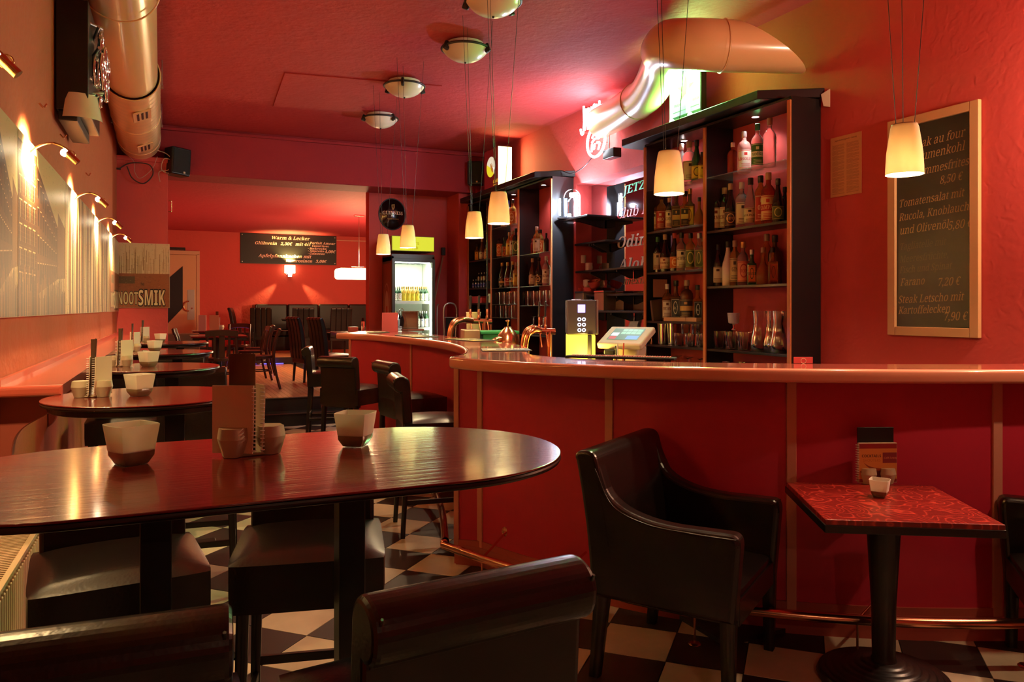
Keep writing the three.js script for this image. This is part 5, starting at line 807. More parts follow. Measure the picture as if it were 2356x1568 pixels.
{ // right-hand duct: pipe along the wall that bends up into the ceiling, and a second pipe with a slanted open mouth
  const t = thing('ventilation_pipe', 'fat cream pipe bending along the right wall to a slanted open mouth', 'duct'); const r = 0.165;
  part(t, 'straight_run', tube([V(4.26, 3.42, -7.12), V(4.22, 3.42, -6.7), V(4.14, 3.42, -6.25)], r, 20, 36), M.ductPaint);
  part(t, 'lower_bend', tube([V(4.14, 3.42, -6.25), V(4.08, 3.42, -6.0), V(3.98, 3.46, -5.72), V(3.84, 3.51, -5.42), V(3.70, 3.52, -5.2)], r + 0.004, 30, 36), M.ductPaint);
  part(t, 'upper_bend', tube([V(3.70, 3.52, -5.2), V(3.62, 3.50, -5.0), V(3.62, 3.45, -4.82), V(3.70, 3.42, -4.70), V(3.82, 3.41, -4.64)], 0.19, 40, 36), M.ductPaint);
  const ringAt = (x, y, z, dir, q) => { const g = new THREE.TorusGeometry(q, 0.006, 6, 40); g.applyQuaternion(new THREE.Quaternion().setFromUnitVectors(V(0, 0, 1), dir.normalize())); part(t, 'coupling', g.translate(x, y, z), M.ductPaint); };
  ringAt(4.14, 3.42, -6.25, V(-0.2, 0, 1), r + 0.005);
  // the end is cut obliquely, longest underneath
  const r2 = 0.19, dir = V(0.93, 0.0, 0.36).normalize(), g = new THREE.CylinderGeometry(r2, r2, 1, 44, 1, true), p = g.attributes.position; const up = V(0, 1, 0), side = dir.clone().cross(up).normalize();
  for (let i = 0; i < p.count; i++) { const a = Math.atan2(p.getX(i), p.getZ(i)), yy = Math.cos(a) * r2, ss = Math.sin(a) * r2, L2 = p.getY(i) > 0 ? 0.36 - yy / r2 * 0.30 : 0; p.setXYZ(i, 3.80 + dir.x * L2 + side.x * ss, 3.41 + yy, -4.65 + dir.z * L2 + side.z * ss); }
  g.computeVertexNormals(); part(t, 'slanted_mouth', g, M.ductPaint); ringAt(3.83, 3.41, -4.64, dir.clone(), r2 + 0.003);
}
// ---------- speakers and loose cables ----------
function speaker(label, x, y, z, turn, w, h, d) { const t = thing('loudspeaker', label, 'loudspeaker', [x, y, z], turn); part(t, 'cabinet', rbox(w, h, d, 0.015, 2), M.black); part(t, 'speaker_grille', rbox(w - 0.03, h - 0.04, 0.012, 0.005, 2, 0, 0, d / 2 + 0.004), M.rubber); part(t, 'badge', box(0.025, 0.025, 0.004, 0.001, w * 0.15, -h * 0.4, d / 2 + 0.012), M.cream); part(t, 'mount', rod([0, 0, -d / 2 - 0.06], [0, 0, -d / 2], 0.02), M.black); return t; }
{ const p = onZ(408, 373, -10.55); speaker('black loudspeaker hung beside the duct end, over the doorway', p.x, p.y, p.z, 0.5, 0.25, 0.34, 0.2).rotation.z = -0.06; const q = onX(1098, 402, 4.28); speaker('black loudspeaker in the right corner under the beam', 4.22, q.y, -10.62, -0.5, 0.22, 0.34, 0.2); }
{ const at = (px, py) => { const p = onZ(px, py, -10.46); return [p.x, p.y, p.z]; }; const c = std([0.05, 0.02, 0.015], 0.6), c2 = std([0.5, 0.3, 0.22], 0.6);
  solo('loose_cable', 'dark loop of cable with plug dangling on the pillar', 'cable', mg(tube([[273, 388], [300, 375], [345, 380], [352, 400], [330, 422], [305, 410], [292, 382]].map(p => at(...p)), 0.008, 50, 6), mv(box(0.05, 0.025, 0.02, 0.004), ...at(273, 388))), c);
  solo('loose_cable', 'tangle of pale thin cable under the duct end', 'cable', tube([[360, 345], [385, 355], [398, 375], [388, 398], [372, 390], [378, 365], [392, 368], [388, 390], [366, 395], [368, 418]].map(p => at(...p)), 0.006, 70, 6), c2);
  solo('loose_cable', 'thin pale cable hanging from the duct across the pillar', 'cable', tube([[285, 350], [308, 372], [310, 395], [320, 410], [350, 388], [362, 360]].map(p => at(...p)), 0.004, 40, 5), c2); }
// ================= right wall =================
const wallBoard = (px0, px1, x) => { const a = onX(px0, 708, x).z, b = onX(px1, 708, x).z; return [a, b]; };
{ // tall framed slate
  const [z0, z1] = wallBoard(2042, 2252, XR - 0.03), H = 1.42, W = z1 - z0, t = thing('chalkboard', 'tall chalkboard with pale wooden frame on the right wall', 'chalkboard', [XR - 0.002, 1.27, (z0 + z1) / 2], -PI / 2); const fw = 0.058, fm = std([0.62, 0.36, 0.15], 0.5);
  part(t, 'frame', mg(box(fw, H, 0.03, 0.004, -W / 2 + fw / 2, H / 2, 0.017), box(fw, H, 0.03, 0.004, W / 2 - fw / 2, H / 2, 0.017), box(W - 2 * fw, fw, 0.03, 0.004, 0, fw / 2, 0.017), box(W - 2 * fw, fw, 0.03, 0.004, 0, H - fw / 2, 0.017)), fm);
  const tex = canvasTex(1024, 2048, (x, w, h) => {
    x.fillStyle = '#0e0b09'; x.fillRect(0, 0, w, h); x.fillStyle = '#a8845c'; x.strokeStyle = '#c9a678';
    const ln = (s, X, Y, z = 104, a = 1) => { x.globalAlpha = a; x.font = `italic ${z}px serif`; x.fillText(s, X, Y); };
    x.save(); x.transform(1, -0.03, 0, 1, 0, 20); ln('Steak au four', 190, 230, 118); ln('Blumenkohl', 250, 360, 118); ln('Pommesfrites', 260, 510, 112); ln('8,50 €', 610, 640, 108);
    ln('Tomatensalat mit', 30, 800, 108); ln('Rucola, Knoblauch', 30, 940, 108); ln('und Olivenöl', 40, 1080, 112); ln('5,80 €', 720, 1100, 112); ln('Tagliatelle mit', 40, 1240, 96, 0.3); ln('Meeresfrüchte,', 40, 1370, 96, 0.3); ln('Fisch und Spinat', 40, 1480, 92, 0.4); ln('Farano', 50, 1610, 104, 0.85); ln('7,20 €', 580, 1640, 108, 0.9); ln('Steak Letscho mit', 20, 1790, 108); ln('Kartoffelecken', 20, 1900, 104); ln('7,90 €', 660, 1980, 112); x.restore();
  });
  part(t, 'slate', new THREE.PlaneGeometry(W - 2 * fw, H - 2 * fw).translate(0, H / 2, 0.012), phys([1, 1, 1], 0.38, { map: tex })); part(t, 'backing', box(W - 0.02, H - 0.02, 0.01, 0.001, 0, H / 2, 0.005), M.dark);
}
{ const [z0, z1] = wallBoard(1911, 1982, XR - 0.005), p = onX(1946, 380, XR); solo('notice_sheet', 'printed two-column notice sheet taped to the right wall', 'notice', new THREE.BoxGeometry(z1 - z0, 0.43, 0.003), [std([0.6, 0.35, 0.18], 0.7), std([0.6, 0.35, 0.18], 0.7), std([0.6, 0.35, 0.18], 0.7), std([0.6, 0.35, 0.18], 0.7), std([1, 1, 1], 0.7, 0, { map: canvasTex(512, 800, (x, w, h) => { x.fillStyle = '#c98f58'; x.fillRect(0, 0, w, h); x.fillStyle = '#5c3018'; x.font = 'bold 26px sans-serif'; x.textAlign = 'center'; x.fillText('Jugendschutzgesetz – Auszug', w / 2, 60); x.globalAlpha = 0.55; for (let c = 0; c < 2; c++) for (let i = 0; i < 84; i++) if (i % 9) x.fillRect(30 + c * 240, 100 + i * 8, 210 - (i % 5 === 4 ? 110 : hash(i, c) * 18), 3.2); }) }), std([0.6, 0.35, 0.18], 0.7)], [XR - 0.004, p.y, (z0 + z1) / 2], -PI / 2); }
solo('paper_scrap', 'torn paper scrap stuck behind the near cabinet top', 'paper', mv(ext(shp([[0, 0.09], [0.08, 0.11], [0.07, 0.02], [0.055, -0.03], [0, 0.0]]), 0.002, 0), 0, 0, 0, 0, 0, 0.2), M.paper, [XR - 0.02, 2.93, -4.24], -1.1);
{ // cable trunk along the top of the wall
  const a = onX(1745, 50, XR - 0.01), b = onX(1842, 2, XR - 0.01); solo('cable_trunk', 'thin cable trunk along the top of the right wall', 'cable trunk', mg(box(0.02, 0.02, 2.6, 0.003, 0, 0, 0), box(0.03, 0.05, 0.06, 0.004, -0.006, -0.01, 0.9)), M.redWall, [XR - 0.011, a.y + 0.02, a.z + 0.9]); }
// ---------- neon signs ----------
{
  const P = (px, py) => onX(px, py, 4.28); const letters = { J: [[[0.09, 0.24], [0.09, 0.03], [0.06, -0.03], [0.02, -0.02], [0.0, 0.03]]], A: [[[0, 0], [0.05, 0.2], [0.09, 0]], [[0.02, 0.07], [0.075, 0.07]]], X: [[[0, 0.2], [0.09, 0]], [[0.09, 0.2], [0, 0]]], O: [[[0.05, 0.21], [0.0, 0.15], [0, 0.05], [0.05, 0], [0.1, 0.05], [0.1, 0.15], [0.05, 0.21]]], N: [[[0, 0], [0.0, 0.2]], [[0, 0.2], [0.08, 0]], [[0.08, 0], [0.08, 0.22]]] };
  const a = P(1336, 300), b = P(1382, 275), t = thing('neon_sign', 'white neon sign with slanted lettering over a glowing oval emblem', 'neon sign', [4.28, a.y - 0.02, a.z], -PI / 2);
  const W = b.z - a.z; let i = 0; for (const ch of 'JAXON') { const s = W / 5 / 0.11, ox = i * W / 5, oy = 0.0; for (const st of letters[ch]) part(t, 'neon_tube', tube(st.length === 2 ? [[ox + st[0][0] * s, oy + st[0][1] * 1.15, 0], [ox + (st[0][0] + st[1][0]) / 2 * s, oy + (st[0][1] + st[1][1]) / 2 * 1.15, 0.004], [ox + st[1][0] * s, oy + st[1][1] * 1.15, 0]] : st.map(([x, y]) => [ox + x * s, oy + y * 1.15, 0]), 0.011, 20, 8), NEON); i++; }
  const c = P(1373, 325); const ex = c.z - a.z, ey = c.y - a.y + 0.02, ring = []; for (let k = 0; k < 26; k++) { const q = k / 26 * 2 * PI; ring.push([ex + 0.185 * Math.cos(q), ey + 0.165 * Math.sin(q), 0.01]); }
  part(t, 'neon_tube', tube(ring, 0.014, 60, 8, true), NEON); for (const st of [[[-0.08, 0.05], [0.0, 0.1], [0.06, 0.06]], [[-0.08, 0.0], [-0.02, 0.03], [0.07, 0.02]], [[-0.09, -0.1], [-0.08, -0.02], [-0.04, -0.08], [-0.02, -0.02]], [[0.02, -0.02], [0.08, -0.03], [0.05, -0.1]]]) part(t, 'neon_tube', tube(st.map(([x, y]) => [ex + x, ey + y, 0.012]), 0.010, 16, 8), NEON);
  const bx = P(1395, 348); part(t, 'transformer', box(0.22, 0.1, 0.1, 0.008, bx.z - a.z, bx.y - a.y, -0.07), M.black); part(t, 'carrier', mg(rod([ex + 0.2, ey - 0.15, -0.03], [ex + 0.2, ey + 0.22, -0.03], 0.008), rod([0.0, 0.0, -0.03], [0, 0.0, -0.16], 0.006), rod([W, 0.36, -0.03], [W, 0.36, -0.16], 0.006), rod([ex, ey, 0], [ex, ey, -0.16], 0.006)), M.steel);
  addPoint([0.86, 0.88, 1], LUM.neon, [4.10, c.y + 0.18, c.z + 0.14], 4);
  solo('sign_cable', 'black cable sagging from the neon sign to the far cabinet top', 'cable', tube([[1362, 362], [1345, 382], [1315, 399], [1290, 392], [1255, 396], [1235, 402]].map(p => onX(...p, 4.3).toArray()), 0.006, 40, 6), M.black);
}
{ // green star sign on the near cabinet
  const z0 = onX(1546, 230, 4.2).z, z1 = onX(1611, 230, 4.2).z, y0 = onX(1546, 287, 4.2).y + 0.02, H = 0.46, W = z1 - z0, t = thing('star_sign', 'glowing white and green sign with dark star and bottle outline above the near cabinet', 'light sign', [4.2, y0, (z0 + z1) / 2], -PI / 2);
  const tex = canvasTex(512, 640, (x, w, h) => {
    const g = x.createLinearGradient(0, 0, w, 0); g.addColorStop(0, '#f4fff6'); g.addColorStop(0.5, '#a8f0cf'); g.addColorStop(1, '#eafff2'); x.fillStyle = g; x.fillRect(0, 0, w, h); x.fillStyle = '#2f7a2a'; x.beginPath(); for (let i = 0; i < 10; i++) { const a = -PI / 2 + i * PI / 5 + 0.03, r = i % 2 ? 62 : 160; x.lineTo(250 + Math.cos(a) * r, 290 + Math.sin(a) * r); } x.closePath(); x.fill();
    x.fillStyle = '#f2fff6'; x.fillRect(276, 60, 44, 240); x.beginPath(); x.moveTo(276, 290); x.quadraticCurveTo(262, 330, 258, 370); x.lineTo(258, 600); x.lineTo(340, 600); x.lineTo(340, 370); x.quadraticCurveTo(336, 330, 320, 290); x.fill();
    x.fillStyle = '#69b07a'; x.font = 'bold 44px sans-serif'; x.fillText('TRADE', 36, 470); x.fillText('MARK', 376, 470); x.fillStyle = '#5fb56e'; x.fillRect(20, 530, 236, 10); x.fillRect(344, 530, 150, 10); x.fillStyle = '#2c7a3a'; x.fillRect(0, 590, w, 50);
  });
  part(t, 'housing', rbox(W + 0.02, H + 0.02, 0.06, 0.008, 2, 0, H / 2, -0.033), M.dark); part(t, 'glowing_face', new THREE.PlaneGeometry(W, H).translate(0, H / 2, 0.0), new THREE.MeshStandardMaterial({ color: 0x101010, emissive: 0xffffff, emissiveMap: tex, emissiveIntensity: 0.62, roughness: 0.4 }));
  part(t, 'light_rim', mg(box(0.02, H, 0.02, 0.004, -W / 2, H / 2, 0.01), box(W, 0.02, 0.02, 0.004, 0, H, 0.01)), glow([0.5, 1, 0.55], 1.2)); for (const x of [-W / 2 + 0.04, W / 2 - 0.1]) part(t, 'spot_light', mv(new THREE.SphereGeometry(0.022, 12, 10), x, 0.0, 0.03), glow([0.6, 1, 0.65], 8));
  const l = new THREE.RectAreaLight(new THREE.Color(0.22, 1, 0.25), 10 * LUM.star, W, H); l.position.set(4.19, y0 + H / 2, (z0 + z1) / 2); l.lookAt(3, y0 + H / 2, (z0 + z1) / 2); scene.add(l); addPoint([0.2, 1, 0.22], LUM.star * 0.12, [4.02, y0 + H - 0.02, (z0 + z1) / 2]);
}
{ // yellow light box at the far cabinet top
  const z0 = onX(1125, 380, 4.2).z, z1 = onX(1157, 380, 4.2).z, yb = CT + 0.07, H = 0.56, W = z1 - z0, t = thing('light_box_sign', 'red light box sign with round yellow emblem above the far cabinet', 'light sign', [4.12, yb, (z0 + z1) / 2], -PI / 2);
  const tex = canvasTex(512, 640, (x, w, h) => { x.fillStyle = '#5c0c0a'; x.fillRect(0, 0, w, h); x.fillStyle = '#e8d6b8'; x.beginPath(); x.arc(250, 280, 165, 0, 7); x.fill(); x.fillStyle = '#e8d22a'; x.beginPath(); x.arc(250, 280, 165, 0.55, PI + 0.35); x.fill(); x.fillStyle = '#b8722a'; x.beginPath(); x.ellipse(290, 300, 40, 90, -0.5, 0, 7); x.fill(); x.fillStyle = '#fffdf2'; x.beginPath(); x.moveTo(330, 300); x.lineTo(410, 310); x.lineTo(370, 420); x.closePath(); x.fill(); x.strokeStyle = '#fff4e0'; x.lineWidth = 8; x.beginPath(); x.moveTo(220, 180); x.lineTo(350, 330); x.stroke(); x.fillStyle = '#f0b030'; x.font = 'italic bold 74px serif'; x.fillText('Gold', 330, 560); x.fillRect(340, 585, 130, 10); });
  part(t, 'housing', rbox(W, H, 0.2, 0.006, 2, 0, H / 2, -0.11), std([0.3, 0.04, 0.03], 0.5)); part(t, 'glowing_face', new THREE.PlaneGeometry(W - 0.02, H - 0.02).translate(0, H / 2, -0.008), new THREE.MeshStandardMaterial({ color: 0x050505, emissive: 0xffffff, emissiveMap: tex, emissiveIntensity: 0.5, roughness: 0.4 })); part(t, 'glowing_side', box(0.006, H - 0.01, 0.2, 0.001, W / 2 + 0.003, H / 2, -0.11), glow([1, 0.8, 0.25], 2.4));
  const zc = z1 + 0.02, l = new THREE.RectAreaLight(new THREE.Color(1, 0.75, 0.3), 9 * LUM.yellow, 0.2, H); l.position.set(4.23, yb + H / 2, zc); l.lookAt(4.23, yb + H / 2, zc + 1); scene.add(l);
}
// ---------- round advertising sign, fridge, broom and trolley at the end wall ----------
{
  const t = thing('round_sign', 'domed black oval beer sign with gold harp on the end wall', 'sign', [3.15, 2.85, -11.298]); const tex = canvasTex(512, 512, (x, w, h) => { x.fillStyle = '#150908'; x.fillRect(0, 0, w, h); x.textAlign = 'center'; x.fillStyle = '#e8cfa8'; x.font = 'bold 74px serif'; x.fillText('GUINNESS', 256, 268, 380); x.fillStyle = '#b98a4a'; x.font = 'bold 22px sans-serif'; x.fillText('BREWED IN DUBLIN', 256, 345); x.strokeStyle = '#d8a860'; x.lineWidth = 8; x.beginPath(); x.moveTo(236, 110); x.quadraticCurveTo(226, 160, 250, 190); x.quadraticCurveTo(290, 160, 280, 104); x.quadraticCurveTo(262, 120, 236, 110); x.stroke(); x.lineWidth = 2; for (let i = 0; i < 5; i++) { x.beginPath(); x.moveTo(243 + i * 7, 116); x.lineTo(248 + i * 5, 178); x.stroke(); } });
  const dome = new THREE.SphereGeometry(0.32, 36, 14, 0, 2 * PI, 0, 0.68); dome.rotateX(PI / 2); const p = dome.attributes.position, uv = dome.attributes.uv; for (let i = 0; i < p.count; i++) { uv.setXY(i, 0.5 + p.getX(i) / 0.42, 0.5 + p.getY(i) / 0.42); p.setXYZ(i, p.getX(i), p.getY(i) * 1.14, p.getZ(i) - 0.249); } dome.computeVertexNormals(); part(t, 'dome_face', dome, phys([1, 1, 1], 0.2, { map: tex, clearcoat: 1, clearcoatRoughness: 0.05 })); const rim = new THREE.TorusGeometry(0.203, 0.008, 8, 40); rim.scale(1, 1.14, 1); part(t, 'rim', rim, M.dark);
}
const fridgeBottles = [];
{
  const x0 = 2.98, W = 0.64, D = 0.5, zf = -10.72, y0 = PLAT, H = 2.16, t = thing('drinks_fridge', 'tall lit drinks fridge with yellow header against the end wall', 'fridge', [x0 + W / 2, y0, zf - D / 2]);
  const bodyM = std([0.05, 0.045, 0.03], 0.4), inM = std([0.75, 0.78, 0.7], 0.5); const doorTop = 1.78;
  part(t, 'cabinet', mg(box(0.035, H - 0.3, D, 0.004, -W / 2 + 0.0175, (H - 0.3) / 2, 0), box(0.035, H - 0.3, D, 0.004, W / 2 - 0.0175, (H - 0.3) / 2, 0), box(W, H - 0.3, 0.03, 0.004, 0, (H - 0.3) / 2, -D / 2 + 0.015), box(W, 0.12, D, 0.004, 0, 0.06, 0), box(W, 0.1, D, 0.004, 0, doorTop + 0.06, 0)), bodyM);
  part(t, 'lining', mg(box(W - 0.08, doorTop - 0.14, 0.006, 0, 0, doorTop / 2 + 0.06, -D / 2 + 0.035), box(0.004, doorTop - 0.14, D - 0.1, 0, -W / 2 + 0.038, doorTop / 2 + 0.06, 0), box(0.004, doorTop - 0.14, D - 0.1, 0, W / 2 - 0.038, doorTop / 2 + 0.06, 0)), inM);
  const sg = part(t, 'header_sign', rbox(W, 0.22, D - 0.1, 0.01, 2, 0, H - 0.12, 0.05), std([0.3, 0.3, 0.05], 0.4)); part(sg, 'glowing_front', new THREE.PlaneGeometry(W - 0.02, 0.2).translate(0, H - 0.12, 0.2515), new THREE.MeshStandardMaterial({ color: 0x101008, emissive: 0xffffff, emissiveIntensity: 0.5, emissiveMap: canvasTex(512, 170, (x, w, h) => { x.fillStyle = '#e2e23a'; x.fillRect(0, 0, w, h); x.fillStyle = '#b9a812'; x.font = 'bold 44px sans-serif'; x.textAlign = 'center'; x.fillText("BECK'S", 256, 96); x.fillText('GOLD', 256, 150); }) }));
  part(t, 'side_print', new THREE.PlaneGeometry(D - 0.06, H - 0.5).rotateY(-PI / 2).translate(-W / 2 - 0.002, (H - 0.3) / 2, 0), std([1, 1, 1], 0.4, 0, { map: canvasTex(256, 1024, (x, w, h) => { x.fillStyle = '#7e3b28'; x.fillRect(0, 0, w, h); x.strokeStyle = '#a8948a'; x.lineWidth = 12; x.beginPath(); x.ellipse(128, 560, 112, 380, 0, 0, 7); x.stroke(); x.beginPath(); x.ellipse(128, 560, 84, 320, 0, 0, 7); x.fillStyle = '#b5a498'; x.fill(); x.fillStyle = '#5a1a14'; x.fillRect(0, 560, w, 130); x.fillStyle = '#d8c8ba'; x.font = 'bold 70px sans-serif'; x.textAlign = 'center'; x.fillText("BECK'S", 128, 650, 240); x.fillStyle = '#5a1a14'; x.fillText('GOLD', 128, 800, 200); x.fillStyle = '#a8322a'; x.fillRect(104, 380, 48, 90); }) }));
  const dr = part(t, 'door_frame', mg(box(0.045, doorTop - 0.1, 0.03, 0.004, -W / 2 + 0.0225, doorTop / 2 + 0.05, D / 2 + 0.016), box(0.045, doorTop - 0.1, 0.03, 0.004, W / 2 - 0.0225, doorTop / 2 + 0.05, D / 2 + 0.016), box(W, 0.05, 0.03, 0.004, 0, doorTop + 0.02, D / 2 + 0.016), box(W, 0.06, 0.03, 0.004, 0, 0.09, D / 2 + 0.016)), bodyM); part(dr, 'glass', box(W - 0.09, doorTop - 0.16, 0.005, 0, 0, doorTop / 2 + 0.05, D / 2 + 0.016), M.glass);
  part(t, 'light_tube', mg(cyl(0.012, 0.012, 1.5, 8, W / 2 - 0.055, 0.95, D / 2 - 0.02), cyl(0.012, 0.012, W - 0.12, 8).rotateZ(PI / 2).translate(0, doorTop - 0.005, D / 2 - 0.04)), glow([0.9, 1, 0.8], 6));
  const ys = [0.45, 0.82, 1.20]; ys.forEach(y => part(t, 'shelf', mg(box(W - 0.09, 0.012, D - 0.1, 0.002, 0, y, 0), box(W - 0.09, 0.04, 0.006, 0.001, 0, y, D / 2 - 0.05)), inM));
  const kinds = [['green', 'silver', L('#e8e4d8', '#b02a20', 'B', 'oval')], ['green', 'gold', L('#e6e2d4', '#1c4a2a', '', 'oval')], ['gold', 'gold', L('#e6c93a', '#7a6a10', '', '')], ['dark', 'silver', L('#d8dcd8', '#23407a', '', '')], ['brown', 'red', L('#c23a2a', '#e8d8b8', '', '')]];
  [[1.206, 8, 0.225, 'top'], [0.826, 8, 0.25, 'middle'], [0.456, 8, 0.25, 'bottom']].forEach(([y, n, h, w], r) => { for (let i = 0; i < n; i++) for (let k = 0; k < 2; k++) { const kd = kinds[r === 0 ? (i < 2 ? 0 : i < 6 ? 2 : 1) : (i * 2 + r) % 5], b = thing('beer_bottle', `beer bottle, ${ORD[i]} from left, ${k ? 'rear' : 'front'} line, ${w} row of the drinks fridge`, 'bottle', [x0 + 0.085 + i * 0.067, y0 + y, zf - 0.12 - k * 0.1], hash(i, r) * 0.4 - 0.2, `beer bottles in the ${w} row of the fridge`), g = bottleGeo('bord'); b.scale.set(h * 0.95, h, h * 0.95); part(b, 'body', g.body, tint(kd[0])); part(b, 'cap', g.cap, capOf(kd[1])); part(b, 'label', g.lab, kd[2]); } });
  const l = new THREE.RectAreaLight(new THREE.Color(0.85, 1, 0.7), LUM.fridge, W - 0.14, 0.3); l.position.set(x0 + W / 2, y0 + doorTop - 0.02, zf - 0.08); l.lookAt(x0 + W / 2, y0, zf - 0.2); scene.add(l);
  const l2 = new THREE.RectAreaLight(new THREE.Color(0.85, 1, 0.7), LUM.fridge * 1.2, 0.05, 1.5); l2.position.set(x0 + W - 0.06, y0 + 0.95, zf - 0.03); l2.lookAt(x0 + 0.3, y0 + 0.95, zf - 0.25); scene.add(l2); const l3 = new THREE.RectAreaLight(new THREE.Color(0.95, 1, 0.35), LUM.fridge * 0.45, W - 0.04, 0.18); l3.position.set(x0 + W / 2, y0 + H - 0.12, zf + 0.01); l3.lookAt(x0 + W / 2, y0 + H - 0.12, zf + 1); scene.add(l3);
}
{
  const b = thing('broom', 'long broom leaning against the end wall right of the fridge', 'broom'); part(b, 'stick', rod(onZ(993, 728, -11.0).toArray(), onZ(1019, 590, -11.24).toArray(), 0.012, 8), std([0.35, 0.2, 0.1], 0.6)); part(b, 'head', mv(box(0.06, 0.12, 0.04, 0.006), ...onZ(1020, 578, -11.245).toArray()), M.dark);
  const r = thing('hand_truck', 'tubular hand truck standing by the far cabinet', 'hand truck'); const q = (px, py) => onZ(px, py, -10.6).toArray(); part(r, 'frame', tube([q(1022, 775), q(1023, 705), q(1030, 698), q(1042, 698), q(1049, 705), q(1048, 775)], 0.013, 40, 8), M.steel); part(r, 'cross_bar', mg(rod(q(1022, 730), q(1048, 730), 0.008)), M.steel); part(r, 'back_plate', mv(box(0.14, 0.3, 0.02, 0.004), ...onZ(1036, 755, -10.63).toArray()), M.black);
  solo('upright_pole', 'thin pale pole with hooked top beside the hand truck', 'pole', tube([onZ(1006, 780, -10.8), onZ(1006, 710, -10.8), onZ(1007, 701, -10.78), onZ(1009, 700, -10.74)], 0.011, 30, 8), M.white);
}
// wall fittings of the pillar's inner corner
{ const p = onZ(388, 476, -10.9); solo('wall_bracket', 'small metal bracket on the pillar edge above the doorway', 'bracket', mg(rod([0, -0.07, 0], [0, 0.07, 0], 0.006), rod([-0.04, 0.07, 0], [0, 0.07, 0], 0.006), rod([-0.04, -0.07, 0], [0, -0.07, 0], 0.006)), M.brass, [0.125, p.y, -10.8]); }
// ================= back room =================
{
  const z = FARZ + 0.012, a = onZ(553, 535, z), b = onZ(774, 610, z), t = thing('menu_board', 'wide black menu board with white handwriting on the back wall', 'menu board', [(a.x + b.x) / 2, (a.y + b.y) / 2, z]); const W = b.x - a.x, H = a.y - b.y;
  part(t, 'board', box(W, H, 0.02, 0.003), M.black); part(t, 'writing', new THREE.PlaneGeometry(W - 0.02, H - 0.02).translate(0, 0, 0.0112), std([1, 1, 1], 0.5, 0, { map: canvasTex(1536, 512, (x, w, h) => { x.fillStyle = '#0c0808'; x.fillRect(0, 0, w, h); x.fillStyle = '#f2dcc4'; const ln = (s, X, Y, z) => { x.font = `italic bold ${z}px serif`; x.fillText(s, X, Y); }; ln('Warm & Lecker', 470, 84, 78); ln('Glühwein   2,30€   mit 4cl', 210, 184, 72); ln('· Parfait Amour', 1060, 150, 58); ln('Caoutchouc', 1130, 196, 48); ln('· Bockrowka', 1060, 246, 50); ln('· Amaretto', 1060, 290, 50); ln('· Cointreau', 1060, 336, 50); ln('4,00€', 1340, 300, 70); ln('Apfelpfannkuchen mit', 270, 404, 74); ln('Rumrosinen   3,00€', 700, 480, 70); }) }));
  for (const sx of [-1, 1]) for (const sy of [-1, 1]) part(t, 'screw', mv(cyl(0.012, 0.012, 0.006, 10).rotateX(PI / 2), sx * (W / 2 - 0.04), sy * (H / 2 - 0.04), 0.013), M.steel);
}
{ // sconce throwing light up and down
  const z = FARZ, p = onZ(667, 622, z + 0.08), t = thing('wall_sconce', 'small square glass sconce glowing under the wide menu board', 'wall lamp', [p.x, p.y, z + 0.002]);
  part(t, 'glass_box_lamp', rbox(0.24, 0.19, 0.1, 0.012, 2, 0, 0.03, 0.08), glow([1, 0.82, 0.35], 3.2, [0.5, 0.4, 0.2])); part(t, 'bracket', mg(box(0.1, 0.08, 0.06, 0.006, 0, -0.11, 0.05), box(0.14, 0.1, 0.02, 0.004, 0, -0.05, 0.011)), M.chrome);
  addSpot([1, 0.78, 0.22], LUM.sconce * 1.5, [p.x, p.y + 0.16, z + 0.12], [p.x, p.y + 2, z + 0.05], R(62), 0.5); for (const s of [-1, 1]) addSpot([1, 0.74, 0.25], LUM.sconce * 0.8, [p.x + s * 0.09, p.y - 0.1, z + 0.1], [p.x + s * 0.95, p.y - 1.0, z + 0.05], R(15), 0.6);
}
{ // hanging lamp of the back room
  const p = onZ(826, 630, -14.5), t = thing('hanging_lamp', 'wide glowing drum lamp on a thin rod in the back room', 'pendant lamp', [p.x, p.y, p.z]);
  part(t, 'lamp_shade', mg(rbox(0.85, 0.2, 0.42, 0.05, 3)), glow([1, 0.86, 0.5], 2.6, [0.5, 0.42, 0.25])); part(t, 'rod', rod([0, 0.1, 0], [0, FARC - p.y, 0], 0.008), M.steel); part(t, 'canopy_plate', box(0.18, 0.03, 0.12, 0.004, 0, FARC - p.y - 0.015, 0), M.steel); part(t, 'top_clip', box(0.3, 0.03, 0.04, 0.004, 0, 0.12, 0), M.chrome);
  addPoint([1, 0.62, 0.3], LUM.farPendant, [p.x, p.y - 0.35, p.z], 8); addPoint([1, 0.62, 0.3], LUM.farPendant * 0.45, [p.x, p.y + 0.32, p.z + 0.1], 8);
}
{ const p = onZ(406, 574, FARZ + 0.01); solo('door_sign', 'small black sign lettered Notausgang above the exit door', 'sign', new THREE.BoxGeometry(0.37, 0.11, 0.012), std([1, 1, 1], 0.5, 0, { map: canvasTex(256, 80, (x, w, h) => { x.fillStyle = '#0c0606'; x.fillRect(0, 0, w, h); x.fillStyle = '#6b3a32'; x.font = 'bold 36px sans-serif'; x.textAlign = 'center'; x.fillText('Notausgang', 128, 52); }) }), [p.x, p.y, FARZ + 0.007]); }
